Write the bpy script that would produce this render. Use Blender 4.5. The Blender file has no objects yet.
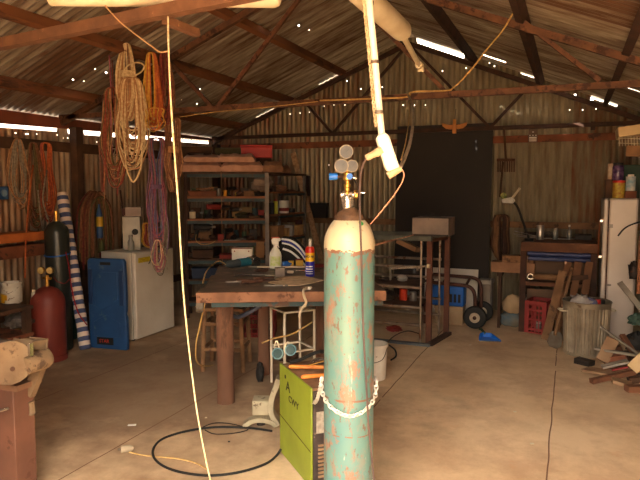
import bpy, math, random
from mathutils import Matrix, Vector, Euler
R = math.radians
rnd = random.Random(7)
SC = bpy.context.scene
COL = SC.collection

# ---------------------------------------------------------------- survey of the photograph
FL = 605.0; YAW = R(22.45); PIT = math.atan(52 / FL); CH = 1.65
cy, sy, cp, sp = math.cos(YAW), math.sin(YAW), math.cos(PIT), math.sin(PIT)
def at(u, v, **k):
    """the point seen at (u, v) that lies on a known plane of the building"""
    a = (u - 320) / FL; b = (240 - v) / FL
    f = cp + b * sp; z = -sp + b * cp
    d = (a * cy - f * sy, a * sy + f * cy, z)
    if 'z' in k: t = (k['z'] - CH) / d[2]
    elif 'Y' in k: t = k['Y'] / d[1]
    elif 'X' in k: t = k['X'] / d[0]
    elif 'f' in k: t = k['f'] / f
    else:
        s = k['roof']; t = (3.73 - CH - s * .41 * 2.1) / (d[2] + s * .41 * d[0])
        if s < 0: t = (3.73 - CH + .41 * 2.1) / (d[2] - .41 * d[0])
    return Vector((d[0] * t, d[1] * t, CH + d[2] * t))
def lf(lat, f, z=0): return Vector((lat * cy - f * sy, lat * sy + f * cy, z))   # sideways / ahead of where the photographer stood

# ---------------------------------------------------------------- materials
def lin(c):
    return tuple(((x / 255) / 12.92 if x <= 10 else (((x / 255) + .055) / 1.055) ** 2.4) for x in c) + (1,)
MATS = {}
def mat(name, c1, c2=None, scale=6, rough=.7, metal=0, bump=.0, c3=None, amt=.5, s3=9, stretch=(1, 1, 1), trans=0, coat=0, bscale=None, detail=6):
    if name in MATS: return MATS[name]
    m = bpy.data.materials.new(name); m.use_nodes = True
    nt = m.node_tree; b = nt.nodes['Principled BSDF']; L = nt.links
    b.inputs['Roughness'].default_value = rough; b.inputs['Metallic'].default_value = metal
    if trans: b.inputs['Transmission Weight'].default_value = trans
    if coat: b.inputs['Coat Weight'].default_value = coat
    c2 = c2 or tuple(max(0, int(x * .82)) for x in c1)
    tc = nt.nodes.new('ShaderNodeTexCoord'); mp = nt.nodes.new('ShaderNodeMapping')
    mp.inputs['Scale'].default_value = stretch; L.new(tc.outputs['Object'], mp.inputs[0])
    n = nt.nodes.new('ShaderNodeTexNoise'); n.inputs['Scale'].default_value = scale; n.inputs['Detail'].default_value = detail
    L.new(mp.outputs[0], n.inputs['Vector'])
    r = nt.nodes.new('ShaderNodeValToRGB'); r.color_ramp.elements[0].position = .35; r.color_ramp.elements[1].position = .65
    r.color_ramp.elements[0].color = lin(c1); r.color_ramp.elements[1].color = lin(c2)
    L.new(n.outputs['Fac'], r.inputs[0]); out = r.outputs[0]
    if c3:
        n3 = nt.nodes.new('ShaderNodeTexNoise'); n3.inputs['Scale'].default_value = s3; n3.inputs['Detail'].default_value = 8
        n3.inputs['Roughness'].default_value = .65
        mp3 = nt.nodes.new('ShaderNodeMapping'); mp3.inputs['Location'].default_value = (3.1, 7.7, 1.3); mp3.inputs['Scale'].default_value = stretch
        L.new(tc.outputs['Object'], mp3.inputs[0]); L.new(mp3.outputs[0], n3.inputs['Vector'])
        r3 = nt.nodes.new('ShaderNodeValToRGB'); p = .72 - amt * .4
        r3.color_ramp.elements[0].position = p; r3.color_ramp.elements[1].position = p + .06
        L.new(n3.outputs['Fac'], r3.inputs[0])
        mx = nt.nodes.new('ShaderNodeMix'); mx.data_type = 'RGBA'
        L.new(r3.outputs[0], mx.inputs[0]); L.new(out, mx.inputs[6]); mx.inputs[7].default_value = lin(c3); out = mx.outputs[2]
    L.new(out, b.inputs['Base Color'])
    if bump:
        bp = nt.nodes.new('ShaderNodeBump'); bp.inputs['Strength'].default_value = bump; bp.inputs['Distance'].default_value = .01
        nb = nt.nodes.new('ShaderNodeTexNoise'); nb.inputs['Scale'].default_value = bscale or scale * 4; nb.inputs['Detail'].default_value = 6
        L.new(mp.outputs[0], nb.inputs['Vector']); L.new(nb.outputs['Fac'], bp.inputs['Height']); L.new(bp.outputs[0], b.inputs['Normal'])
    MATS[name] = m
    return m

def sheet_mat(name, base, rust, axis, light):
    """corrugated iron: each sheet its own tone, rust streaks down the flutes"""
    m = bpy.data.materials.new(name); m.use_nodes = True; nt = m.node_tree; b = nt.nodes['Principled BSDF']; L = nt.links
    N = nt.nodes.new
    tc = N('ShaderNodeTexCoord'); sx = N('ShaderNodeSeparateXYZ'); L.new(tc.outputs['Object'], sx.inputs[0])
    dv = N('ShaderNodeMath'); dv.operation = 'DIVIDE'; dv.inputs[1].default_value = .684; L.new(sx.outputs[axis], dv.inputs[0])
    fl = N('ShaderNodeMath'); fl.operation = 'FLOOR'; L.new(dv.outputs[0], fl.inputs[0])
    wn = N('ShaderNodeTexWhiteNoise'); wn.noise_dimensions = '1D'; L.new(fl.outputs[0], wn.inputs['W'])
    mp = N('ShaderNodeMapping'); s = [1.2, 1.2, 1.2]; s[axis] = 9; mp.inputs['Scale'].default_value = s; L.new(tc.outputs['Object'], mp.inputs[0])
    n = N('ShaderNodeTexNoise'); n.inputs['Scale'].default_value = 1.6; n.inputs['Detail'].default_value = 7; n.inputs['Roughness'].default_value = .6; L.new(mp.outputs[0], n.inputs['Vector'])
    ad = N('ShaderNodeMath'); ad.operation = 'MULTIPLY_ADD'; L.new(wn.outputs['Value'], ad.inputs[0]); ad.inputs[1].default_value = .42; L.new(n.outputs['Fac'], ad.inputs[2])
    r = N('ShaderNodeValToRGB'); e = r.color_ramp.elements
    e[0].position = .48; e[0].color = lin(light); e[1].position = .92; e[1].color = lin(rust)
    k = e.new(.68); k.color = lin(base)
    L.new(ad.outputs[0], r.inputs[0]); L.new(r.outputs[0], b.inputs['Base Color'])
    b.inputs['Roughness'].default_value = .45; b.inputs['Metallic'].default_value = .4
    MATS[name] = m
    return m

rust = mat('rusted_steel', (112, 74, 52), (82, 54, 40), 9, .8, .1, .3, (60, 34, 24), .5)
rustdk = mat('dark_rusted_steel', (74, 45, 32), (52, 34, 26), 9, .8, .1, .3)
wood = mat('weathered_timber', (150, 112, 78), (112, 80, 52), 5, .85, 0, .4, (84, 58, 40), .4, 6, (1, 1, 1))
woodred = mat('red_timber', (140, 82, 54), (104, 58, 38), 5, .8, 0, .4, (70, 42, 30), .4)
wooddk = mat('dark_timber', (92, 62, 42), (62, 42, 30), 5, .85, 0, .4)
woodpale = mat('pale_timber', (196, 164, 122), (164, 130, 92), 5, .8, 0, .4, (120, 90, 62), .35)
teal = mat('teal_steel', (46, 72, 76), (38, 54, 58), 8, .6, .2, .2, (80, 54, 38), .35)
grey = mat('grey_steel', (140, 134, 126), (108, 100, 92), 8, .5, .5, .2, (96, 66, 46), .3)
black = mat('black_rubber', (30, 28, 27), (20, 19, 18), 8, .7)
chrome = mat('bright_metal', (205, 200, 192), (170, 165, 158), 8, .25, .9)
brass = mat('brass', (214, 170, 84), (170, 126, 58), 20, .3, .8)
white = mat('white_plastic', (236, 232, 222), (222, 216, 204), 6, .45, 0, 0, (188, 160, 128), .12)
creamp = mat('cream_plastic', (226, 214, 188), (206, 190, 160), 6, .5)
red = mat('red_plastic', (204, 30, 20), (186, 26, 18), 6, .5)
crate_red = mat('faded_red_plastic', (164, 54, 50), (138, 44, 42), 6, .6)
blue = mat('blue_plastic', (40, 82, 134), (32, 68, 116), 3, .5, 0, .1, (70, 96, 124), .3)
blueb = mat('bright_blue_plastic', (30, 110, 205), (24, 92, 180), 5, .4)
yellow = mat('yellow_paint', (222, 178, 40), (196, 146, 30), 6, .5)
olive = mat('olive_cloth', (84, 76, 50), (62, 56, 38), 6, .9)
grimy = mat('grimy_dark_metal', (58, 48, 42), (36, 30, 27), 14, .6, .3, .3, (92, 60, 40), .35)

# ---------------------------------------------------------------- mesh builder
def catmull(P, k=6, closed=False):
    P = [Vector(p) for p in P]; n = len(P); out = []
    if n < 3: return P
    rng = n if closed else n - 1
    for i in range(rng):
        if closed: a, b, c, d = P[(i - 1) % n], P[i], P[(i + 1) % n], P[(i + 2) % n]
        else: a, b, c, d = P[max(i - 1, 0)], P[i], P[i + 1], P[min(i + 2, n - 1)]
        for j in range(k):
            t = j / k
            out.append(.5 * ((2 * b) + (c - a) * t + (2 * a - 5 * b + 4 * c - d) * t * t + (3 * b - a - 3 * c + d) * t ** 3))
    if not closed: out.append(P[-1])
    return out
WM = {}
class MB:
    def __init__(s): s.v = []; s.f = []; s.m = []; s.mi = 0; s.T = Matrix.Identity(4)
    def add(s, vs, fs):
        o = len(s.v); s.v += [s.T @ Vector(p) for p in vs]
        s.f += [tuple(i + o for i in f) for f in fs]; s.m += [s.mi] * len(fs); return s
    def box(s, c, d, rot=None, M=None):
        x, y, z = d[0] / 2, d[1] / 2, d[2] / 2
        vs = [Vector((i * x, j * y, k * z)) for i in (-1, 1) for j in (-1, 1) for k in (-1, 1)]
        if rot: q = Euler(rot).to_matrix(); vs = [q @ p for p in vs]
        if M: vs = [M @ p for p in vs]
        vs = [p + Vector(c) for p in vs]
        return s.add(vs, [(0, 1, 3, 2), (4, 6, 7, 5), (0, 4, 5, 1), (2, 3, 7, 6), (0, 2, 6, 4), (1, 5, 7, 3)])
    def b2(s, a, b): return s.box([(a[i] + b[i]) / 2 for i in range(3)], [abs(b[i] - a[i]) for i in range(3)])
    def beam(s, p, q, w, h, up=(0, 0, 1), taper=1):
        p, q = Vector(p), Vector(q); d = (q - p).normalized(); u = Vector(up)
        sd = d.cross(u)
        if sd.length < 1e-4: sd = d.cross(Vector((1, 0, 0)))
        sd.normalize(); u = sd.cross(d)
        vs = [c + sd * i * w / 2 * t + u * j * h / 2 * t for c, t in ((p, 1), (q, taper)) for i, j in ((-1, -1), (1, -1), (1, 1), (-1, 1))]
        return s.add(vs, [(0, 1, 2, 3)[::-1], (4, 5, 6, 7), (0, 4, 7, 3)[::-1], (0, 1, 5, 4)[::-1], (1, 2, 6, 5)[::-1], (2, 3, 7, 6)[::-1]][0:6])
    def tube(s, P, r, n=6, closed=False, caps=True):
        P = [Vector(p) for p in P]; N = len(P); rings = []; prev = None
        for i, p in enumerate(P):
            if closed: t = P[(i + 1) % N] - P[i - 1]
            else: t = P[min(i + 1, N - 1)] - P[max(i - 1, 0)]
            if t.length < 1e-9: t = Vector((0, 0, 1))
            t.normalize()
            if prev is None:
                a = Vector((0, 0, 1)) if abs(t.z) < .9 else Vector((1, 0, 0)); a = (a - t * a.dot(t)).normalized()
            else:
                a = prev - t * prev.dot(t)
                a = a.normalized() if a.length > 1e-6 else t.orthogonal().normalized()
            prev = a; b = t.cross(a); ri = r[i] if isinstance(r, (list, tuple)) else r
            rings.append([p + a * math.cos(2 * math.pi * k / n) * ri + b * math.sin(2 * math.pi * k / n) * ri for k in range(n)])
        vs = [q for g in rings for q in g]; fs = []
        for i in range(N if closed else N - 1):
            j = (i + 1) % N
            for k in range(n): fs.append((i * n + k, i * n + (k + 1) % n, j * n + (k + 1) % n, j * n + k))
        if caps and not closed: fs += [tuple(range(n))[::-1], tuple((N - 1) * n + k for k in range(n))]
        return s.add(vs, fs)
    def cyl(s, p, q, r0, r1=None, n=20): return s.tube([p, q], [r0, r0 if r1 is None else r1], n)
    def lathe(s, prof, c=(0, 0, 0), n=28, M=None, caps=True):
        vs = []; fs = []; K = len(prof)
        for r, z in prof:
            for k in range(n):
                a = 2 * math.pi * k / n; p = Vector((max(r, 1e-4) * math.cos(a), max(r, 1e-4) * math.sin(a), z))
                vs.append((M @ p if M else p) + Vector(c))
        for i in range(K - 1):
            for k in range(n): fs.append((i * n + k, i * n + (k + 1) % n, (i + 1) * n + (k + 1) % n, (i + 1) * n + k))
        if caps: fs += [tuple(range(n))[::-1], tuple((K - 1) * n + k for k in range(n))]
        return s.add(vs, fs)
    def ball(s, c, r, n=14):
        rr = r if hasattr(r, '__len__') else (r, r, r)
        vs = []; fs = []; m = n // 2
        for i in range(m + 1):
            a = math.pi * (i + .001) / (m + .002)
            for k in range(n):
                b = 2 * math.pi * k / n
                vs.append(Vector(c) + Vector((math.sin(a) * math.cos(b) * rr[0], math.sin(a) * math.sin(b) * rr[1], math.cos(a) * rr[2])))
        for i in range(m):
            for k in range(n): fs.append((i * n + k, (i + 1) * n + k, (i + 1) * n + (k + 1) % n, i * n + (k + 1) % n))
        return s.add(vs, fs)
    def prism(s, out, t, M=None):
        """outline in x,z; thickness along y"""
        n = len(out); vs = [Vector((x, y, z)) for y in (-t / 2, t / 2) for x, z in out]
        if M: vs = [M @ p for p in vs]
        fs = [tuple(range(n)), tuple(range(n, 2 * n))[::-1]] + [((i + 1) % n, i, n + i, n + (i + 1) % n) for i in range(n)]
        return s.add(vs, fs)
    def build(s, name, m, parent=None, W=False, bevel=0, ang=38, sub=0):
        vs = s.v
        if W and parent is not None: inv = WM[parent].inverted(); vs = [inv @ p for p in vs]
        me = bpy.data.meshes.new(name); me.from_pydata([tuple(p) for p in vs], [], s.f)
        ms = m if isinstance(m, (list, tuple)) else [m]
        for x in ms: me.materials.append(x)
        if len(ms) > 1: me.polygons.foreach_set('material_index', s.m)
        me.shade_smooth(); me.set_sharp_from_angle(angle=R(ang)); me.update()
        o = bpy.data.objects.new(name, me); COL.objects.link(o)
        if parent is not None: o.parent = parent; WM[o] = WM[parent]
        else: WM[o] = Matrix.Identity(4)
        if bevel:
            b = o.modifiers.new('bevel', 'BEVEL'); b.width = bevel; b.segments = 2; b.limit_method = 'ANGLE'; b.angle_limit = R(40)
        if sub:
            b = o.modifiers.new('subd', 'SUBSURF'); b.levels = sub; b.render_levels = sub
        return o
def tag(o, label, cat, group=None, kind=None):
    o['label'] = label; o['category'] = cat
    if group: o['group'] = group
    if kind: o['kind'] = kind
    return o
def thing(name, label, cat, loc=(0, 0, 0), rz=0, group=None):
    o = bpy.data.objects.new(name, None); COL.objects.link(o); o.location = loc; o.rotation_euler = (0, 0, rz)
    o.empty_display_size = .1
    WM[o] = Matrix.Translation(Vector(loc)) @ Matrix.Rotation(rz, 4, 'Z')
    return tag(o, label, cat, group)
def place(o, loc, rz=0):     # a mesh built about its own origin, moved to its spot
    o.location = loc; o.rotation_euler = (0, 0, rz); return o
def struct(mb, name, m, **k):
    o = mb.build(name, m, **k); o['kind'] = 'structure'; return o
def writing(txt, size, m, parent, M, bend=0, name='lettering', depth=.0006, wide=1):
    cu = bpy.data.curves.new('t', 'FONT'); cu.body = txt; cu.size = size; cu.align_x = 'CENTER'; cu.align_y = 'CENTER'; cu.extrude = depth; cu.resolution_u = 3
    cu.offset = size * .012
    to = bpy.data.objects.new('t', cu); COL.objects.link(to); bpy.context.view_layer.update()
    me = bpy.data.meshes.new_from_object(to); bpy.data.objects.remove(to)
    for v in me.vertices:
        x, y, z = v.co; x *= wide
        if bend: a = x / bend; p = Vector((math.sin(a) * (bend + z), y, math.cos(a) * (bend + z) - bend))
        else: p = Vector((x, y, z))
        v.co = M @ p
    me.materials.clear(); me.materials.append(m); me.name = name
    o = bpy.data.objects.new(name, me); COL.objects.link(o); o.parent = parent; return o

# ================================================================ THE SHED
XL, XR, XC, YB, YF = -5.3, 1.1, -2.1, 8.4, -0.45
APX = 3.73; SL = .41
def roofz(x): return APX - SL * abs(x - XC)
PIT_W = .076
def corr(cols, rows, fn, holes, amp=.0105, per=6):
    """corrugated sheet: cols (s0,s1) across the flutes, rows list along them, fn(s, t, off) -> point"""
    mb = MB(); s0, s1 = cols; n = int(round((s1 - s0) / PIT_W * per)); ds = (s1 - s0) / n
    R_ = sorted(set(round(r, 4) for r in rows)); K = len(R_)
    for i in range(n + 1):
        s_ = s0 + i * ds; off = amp * math.cos(2 * math.pi * s_ / PIT_W)
        for t in R_: mb.v.append(fn(s_, t, off))
    for i in range(n):
        sc = s0 + (i + .5) * ds
        for j in range(K - 1):
            tcn = (R_[j] + R_[j + 1]) / 2
            if R_[j + 1] - R_[j] < .06 and any(abs(sc - h[0]) < h[2] and abs(tcn - h[1]) < h[3] for h in holes): continue
            if R_[j + 1] - R_[j] >= .06 and any(abs(sc - h[0]) < h[2] and abs(tcn - h[1]) < h[3] and h[3] > .1 for h in holes): continue
            a = i * K + j; mb.f.append((a, a + 1, a + K + 1, a + K)); mb.m.append(0)
    return mb
m_roof = sheet_mat('roof_iron', (164, 152, 136), (108, 80, 62), 1, (214, 206, 190))
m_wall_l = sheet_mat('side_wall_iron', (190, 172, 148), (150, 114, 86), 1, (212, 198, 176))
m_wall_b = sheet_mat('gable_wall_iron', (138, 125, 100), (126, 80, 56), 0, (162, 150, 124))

# floor: concrete slabs with joints, red dust
mf = bpy.data.materials.new('dusty_concrete'); mf.use_nodes = True; nt = mf.node_tree; bs = nt.nodes['Principled BSDF']; L = nt.links; N = nt.nodes.new
tc = N('ShaderNodeTexCoord')
def noise(sc, det=6, rough=.55, loc=(0, 0, 0), scl=(1, 1, 1)):
    mp = N('ShaderNodeMapping'); mp.inputs['Location'].default_value = loc; mp.inputs['Scale'].default_value = scl; L.new(tc.outputs['Object'], mp.inputs[0])
    n = N('ShaderNodeTexNoise'); n.inputs['Scale'].default_value = sc; n.inputs['Detail'].default_value = det; n.inputs['Roughness'].default_value = rough
    L.new(mp.outputs[0], n.inputs['Vector']); return n.outputs['Fac']
def ramp(f, a, b, ca, cb):
    r = N('ShaderNodeValToRGB'); r.color_ramp.elements[0].position = a; r.color_ramp.elements[1].position = b
    r.color_ramp.elements[0].color = lin(ca); r.color_ramp.elements[1].color = lin(cb); L.new(f, r.inputs[0]); return r.outputs[0]
def mixc(f, a, b):
    m = N('ShaderNodeMix'); m.data_type = 'RGBA'; L.new(f, m.inputs[0]); L.new(a, m.inputs[6])
    if isinstance(b, tuple): m.inputs[7].default_value = lin(b)
    else: L.new(b, m.inputs[7])
    return m.outputs[2]
c = ramp(noise(.9, 8, .6), .36, .66, (218, 186, 148), (236, 208, 172))
c = mixc(ramp(noise(1.7, 8, .7, (4, 2, 0)), .45, .62, (0, 0, 0), (185, 185, 185)), c, (176, 134, 104))
c = mixc(ramp(noise(5, 8, .7, (1, 9, 0)), .6, .7, (0, 0, 0), (130, 130, 130)), c, (208, 140, 92))
c = mixc(ramp(noise(2.6, 9, .72, (3, 6, 0), (1, .6, 1)), .5, .64, (0, 0, 0), (120, 120, 120)), c, (150, 118, 92))
c = mixc(ramp(noise(70, 3, .6), .66, .72, (0, 0, 0), (120, 120, 120)), c, (110, 84, 62))
# slab left of the bench: oil stain plus shade painted into the colour
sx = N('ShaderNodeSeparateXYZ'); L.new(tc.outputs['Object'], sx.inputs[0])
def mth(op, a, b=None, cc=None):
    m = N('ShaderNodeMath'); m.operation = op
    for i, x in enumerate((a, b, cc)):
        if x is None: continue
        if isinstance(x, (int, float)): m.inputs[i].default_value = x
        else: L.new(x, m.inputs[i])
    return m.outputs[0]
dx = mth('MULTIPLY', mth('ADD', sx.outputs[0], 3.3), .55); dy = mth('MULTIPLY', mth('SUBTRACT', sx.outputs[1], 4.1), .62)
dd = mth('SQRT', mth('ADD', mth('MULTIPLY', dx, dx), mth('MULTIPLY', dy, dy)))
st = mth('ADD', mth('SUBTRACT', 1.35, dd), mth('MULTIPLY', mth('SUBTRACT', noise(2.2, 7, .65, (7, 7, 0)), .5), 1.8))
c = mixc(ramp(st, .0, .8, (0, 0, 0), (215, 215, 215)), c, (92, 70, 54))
wob = mth('MULTIPLY', mth('SUBTRACT', noise(1.5, 2, .5, (2, 2, 0)), .5), .03)
xx = mth('ADD', sx.outputs[0], wob); jl = None
for jx in (-.075, -1.325, -2.63, -3.8):
    d = mth('LESS_THAN', mth('ABSOLUTE', mth('SUBTRACT', xx, jx)), .0045)
    jl = d if jl is None else mth('MAXIMUM', jl, d)
jf = mth('MULTIPLY', jl, mth('GREATER_THAN', noise(3, 4, .6, (9, 1, 0)), .38))
c = mixc(jf, c, (120, 84, 60))
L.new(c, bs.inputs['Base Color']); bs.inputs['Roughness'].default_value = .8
bp = N('ShaderNodeBump'); bp.inputs['Strength'].default_value = .25; bp.inputs['Distance'].default_value = .01; L.new(noise(14, 8, .7), bp.inputs['Height']); L.new(bp.outputs[0], bs.inputs['Normal'])
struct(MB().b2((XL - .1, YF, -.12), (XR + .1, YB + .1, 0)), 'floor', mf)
struct(MB().b2((-30, YF - 30, -.16), (30, YF, -.02)), 'ground', mat('sandy_yard', (172, 144, 108), (148, 120, 86), .6, .9))

# pinholes left by old nails, and gaps where sheets do not meet
def rows_for(base, holes): return base + [h[1] - h[3] for h in holes] + [h[1] + h[3] for h in holes]
hb = []
for u, v in [(347, 81), (361, 89), (372, 87), (382, 87), (324, 106), (334, 105), (345, 105), (403, 105), (414, 105), (425, 105), (442, 71), (466, 68), (290, 114), (300, 113), (309, 112), (489, 63), (494, 66), (575, 95), (592, 100), (570, 110), (583, 110), (596, 109), (329, 165), (561, 90)]:
    p = at(u, v, Y=YB); hb.append((p.x, p.z, 0.0064, .006))
p = at(592, 99, Y=YB); hb.append((p.x, p.z, .02, .018)); p = at(575, 95, Y=YB); hb.append((p.x, p.z, .014, .014))
def backtop(x):  # the gable sheets stop short of the roof in places
    z = roofz(x) + .03
    if -2.02 < x < -1.38: z -= .085
    if .2 < x < .5: z -= .05
    if -4.55 < x < -4.2 or -3.5 < x < -3.15: z -= .028
    if -.66 < x < -.45: z -= .035
    return z
def fb(s_, t, off): return Vector((s_, YB + off, min(t, backtop(s_))))
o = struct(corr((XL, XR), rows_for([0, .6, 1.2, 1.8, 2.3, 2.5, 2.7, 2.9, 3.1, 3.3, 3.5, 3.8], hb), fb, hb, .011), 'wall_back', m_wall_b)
hl = []
for u, v in [(15, 133), (27, 134), (37, 134), (57, 135), (63, 138), (67, 138), (77, 139), (96, 142), (112, 143)]:
    p = at(u, v, X=XL); hl.append((p.y, p.z, .0075, .006))
def platez(y): return 2.29 + (y - 4.4) * .0265
def lefttop(y):
    for a, b in ((5.17, 5.32), (5.5, 5.58), (5.95, 6.02), (8.22, 8.5)):
        if a < y < b: return platez(y) + .02
    return platez(y) - (.036 if y < 5.2 else .05)
def flw(s_, t, off): return Vector((XL + off, s_, min(t, lefttop(s_))))
struct(corr((YF, YB), rows_for([0, .6, 1.2, 1.8, 2.5], hl), flw, hl, .009), 'wall_left', m_wall_l)
def frw(s_, t, off): return Vector((XR + off, s_, t))
struct(corr((YF, YB), [0, 1.2, 2.41], frw, [], .009), 'wall_right', m_wall_l)
# front: open on the right, unseen sheeting widened to shade the left side
def ff(s_, t, off): return Vector((s_, YF + off, min(t, roofz(s_))))
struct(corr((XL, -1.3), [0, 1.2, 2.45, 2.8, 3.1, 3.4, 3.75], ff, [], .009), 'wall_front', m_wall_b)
# roof
hr_l, hr_r = [], []
for u, v in [(73, 82), (84, 84), (95, 72), (106, 75), (16, 73), (199, 15), (189, 12), (265, 23), (272, 26), (299, 27), (309, 31), (279, 30), (264, 50), (270, 54), (191, 88), (200, 90), (216, 101), (206, 102), (197, 105), (181, 102), (205, 98)]:
    p = at(u, v, roof=-1); hr_l.append((p.y, p.x, .0075, .0075))
for u, v in [(446, 5), (415, 28), (433, 31), (436, 33), (462, 47), (487, 15)]:
    p = at(u, v, roof=1); hr_r.append((p.y, p.x, .0075, .007))
for (u0, v0, u1, v1, w) in [(606, 63, 618, 66, .012), (623, 68, 637, 72, .012), (617, 86, 645, 95, .022), (483, 57, 505, 62, .006), (547, 77, 572, 82, .009)]:
    p, q = at(u0, v0, roof=1), at(u1, v1, roof=1)
    hr_r.append(((p.y + q.y) / 2, (p.x + q.x) / 2, w, abs(q.x - p.x) / 2))
def froof(s_, t, off): return Vector((t, s_, roofz(t) + .02 + off))
struct(corr((YF - .25, YB + .12), rows_for([XL - .13, -4.5, -3.7, -2.9, XC], hr_l), froof, hr_l), 'ceiling', m_roof)
struct(corr((YF - .25, YB + .12), rows_for([XC, -1.3, -.5, .3, XR + .13], hr_r), froof, hr_r), 'ceiling', m_roof)
struct(MB().tube([(XC - .001, YF - .25, APX + .045), (XC, YB + .12, APX + .045)], .06, 10), 'trim_1', m_roof)
# purlins
k = 2
m_purl = mat('purlin_timber', (134, 84, 52), (100, 60, 38), 4, .8, 0, .4, (70, 42, 28), .4, 5, (1, .25, 1))
for x, m in ((-4.75, m_purl), (-3.9, m_purl), (-3.07, m_purl), (-2.17, rustdk), (-1.24, rustdk), (-.4, rustdk), (.36, rustdk), (1.0, rustdk)):
    z = roofz(x) - .045
    mb = MB(); s_ = 1 if x < XC else -1
    mb.box((x, (YF + YB) / 2, z), (.06, YB - YF - .04, .095), rot=(0, -s_ * math.atan(SL), 0))
    struct(mb, 'trim_%d' % k, m); k += 1
# top plate and girts of the left wall, girts of the gable wall, posts
m_plate = mat('plate_timber', (140, 74, 52), (108, 56, 40), 4, .8, 0, .3)
mb = MB(); ya_, yb_ = YF, YB - .05
mb.add([(x, y, z) for y in (ya_, yb_) for x in (XL + .015, XL + .075) for z in (platez(y), 2.425)], [(0, 1, 3, 2), (4, 6, 7, 5), (0, 4, 5, 1), (2, 3, 7, 6), (0, 2, 6, 4), (1, 5, 7, 3)])
struct(mb, 'trim_%d' % k, m_plate); k += 1
for a, b, m in [
                ((XL + .012, 3.0, 2.05), (XL + .06, 8.3, 2.16), wooddk),
                ((XL + .012, 3.0, .3), (XL + .06, 8.3, .39), wooddk),
                ((XL + .06, YB - .07, 2.24), (XR - .02, YB - .018, 2.33), woodred),
                ((XL + .06, YB - .07, 1.13), (XR - .02, YB - .018, 1.21), wood),
                ((XR - .07, YF, 2.33), (XR - .02, YB - .1, 2.41), wooddk)]:
    struct(MB().b2(a, b), 'trim_%d' % k, m); k += 1
for x, y, r_, h in ((XL + .13, 5.32, .05, 2.33), (XL + .13, 2.3, .05, 2.33), (XL + .13, 8.24, .05, 2.33), (XR - .13, 5.25, .05, 2.33), (XR - .13, 2.3, .05, 2.33), (-1.36, YF + .08, .06, 2.45)):
    struct(MB().b2((x - r_, y - r_, 0), (x + r_, y + r_, h)), 'trim_%d' % k, wooddk); k += 1

# trusses: rusty angle steel
def truss(y, label, webs, w=.05, mt=rust):
    t = thing('roof_truss', label, 'roof truss', (XC, y, 2.41))
    MB().b2((XL + .08, y - w / 2, 2.40), (XR - .08, y + w / 2, 2.40 + w)).build('bottom_chord', mt, t, W=True)
    for s_, x1 in ((-1, XL + .1), (1, XR - .1)):
        MB().beam((XC, y, roofz(XC) - .13), (x1, y, roofz(x1) - .13 + .03), w, w * 1.1).build('rafter', mt, t, W=True)
    for a, b in webs: MB().beam((a[0], y, a[1]), (b[0], y, b[1]), w * .7, w * .7).build('web', mt, t, W=True)
    return t
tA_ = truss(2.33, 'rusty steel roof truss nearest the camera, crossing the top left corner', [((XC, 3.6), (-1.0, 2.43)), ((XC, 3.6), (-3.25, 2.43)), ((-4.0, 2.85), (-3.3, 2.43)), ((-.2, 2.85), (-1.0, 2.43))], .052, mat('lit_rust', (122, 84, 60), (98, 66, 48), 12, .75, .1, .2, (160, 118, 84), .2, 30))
tA_.rotation_euler = (0, 0, R(-8.1))
p0, p1 = at(165, 20, z=2.40), at(197, 33, z=2.40)
tag(MB().beam(p0, p1, .034, .034).build('timber_stub', MATS['lit_rust']), 'short rusty stub bar joined to the nearest truss beside the hanging pale rope', 'bar')
truss(5.15, 'rusty steel roof truss across the middle of the shed, strung with a yellowish cord', [((XC, 3.6), at(445, 91, Y=5.15).xz), ((XC, 3.6), at(217, 108, Y=5.15).xz), (at(522, 21, Y=5.15).xz, at(600, 81, Y=5.15).xz), (at(170, 62, Y=5.15).xz, at(213, 108, Y=5.15).xz)])
truss(8.22, 'dark steel roof truss standing against the far gable wall', [((XC, 3.6), (-1.0, 2.43)), ((XC, 3.6), (-3.2, 2.43)), ((-3.7, 2.97), (-3.2, 2.43)), ((-.5, 2.97), (-1.0, 2.43))], .05, rustdk)

# ================================================================ things overhead
p0, p1 = at(50, -6, z=2.53), at(281, -4, z=2.53)
mb = MB(); d = (p1 - p0).normalized()
mb.tube([p0, p1 - d * .03, p1 - d * .008, p1], [.052, .052, .043, .028], 20)
tag(mb.build('plastic_pipe', creamp), 'cream plastic pipe lying crosswise on the nearest roof truss, top left', 'pipe')
e = at(403, 32, z=2.53)
t = thing('plastic_pipe', 'fat cream plastic pipe running lengthwise under the ridge, thin tube poking out its end', 'pipe', (e.x, 1.9, 2.47))
MB().tube([(e.x, .9, 2.53), (e.x, e.y - .04, 2.53), (e.x, e.y - .01, 2.53), (e.x, e.y, 2.53)], [.058, .058, .052, .04], 24).build('pipe_body', creamp, t, W=True)
q = at(419, 65, z=2.515)
MB().tube([(e.x, e.y - .1, 2.53), (q.x, q.y, 2.515)], .017, 12).build('inner_tube', creamp, t, W=True)
MB().tube([(q.x, q.y - .02, 2.515), (q.x, q.y + .05, 2.515), (q.x, q.y + .06, 2.48)], .026, 12).build('elbow', creamp, t, W=True)

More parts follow.
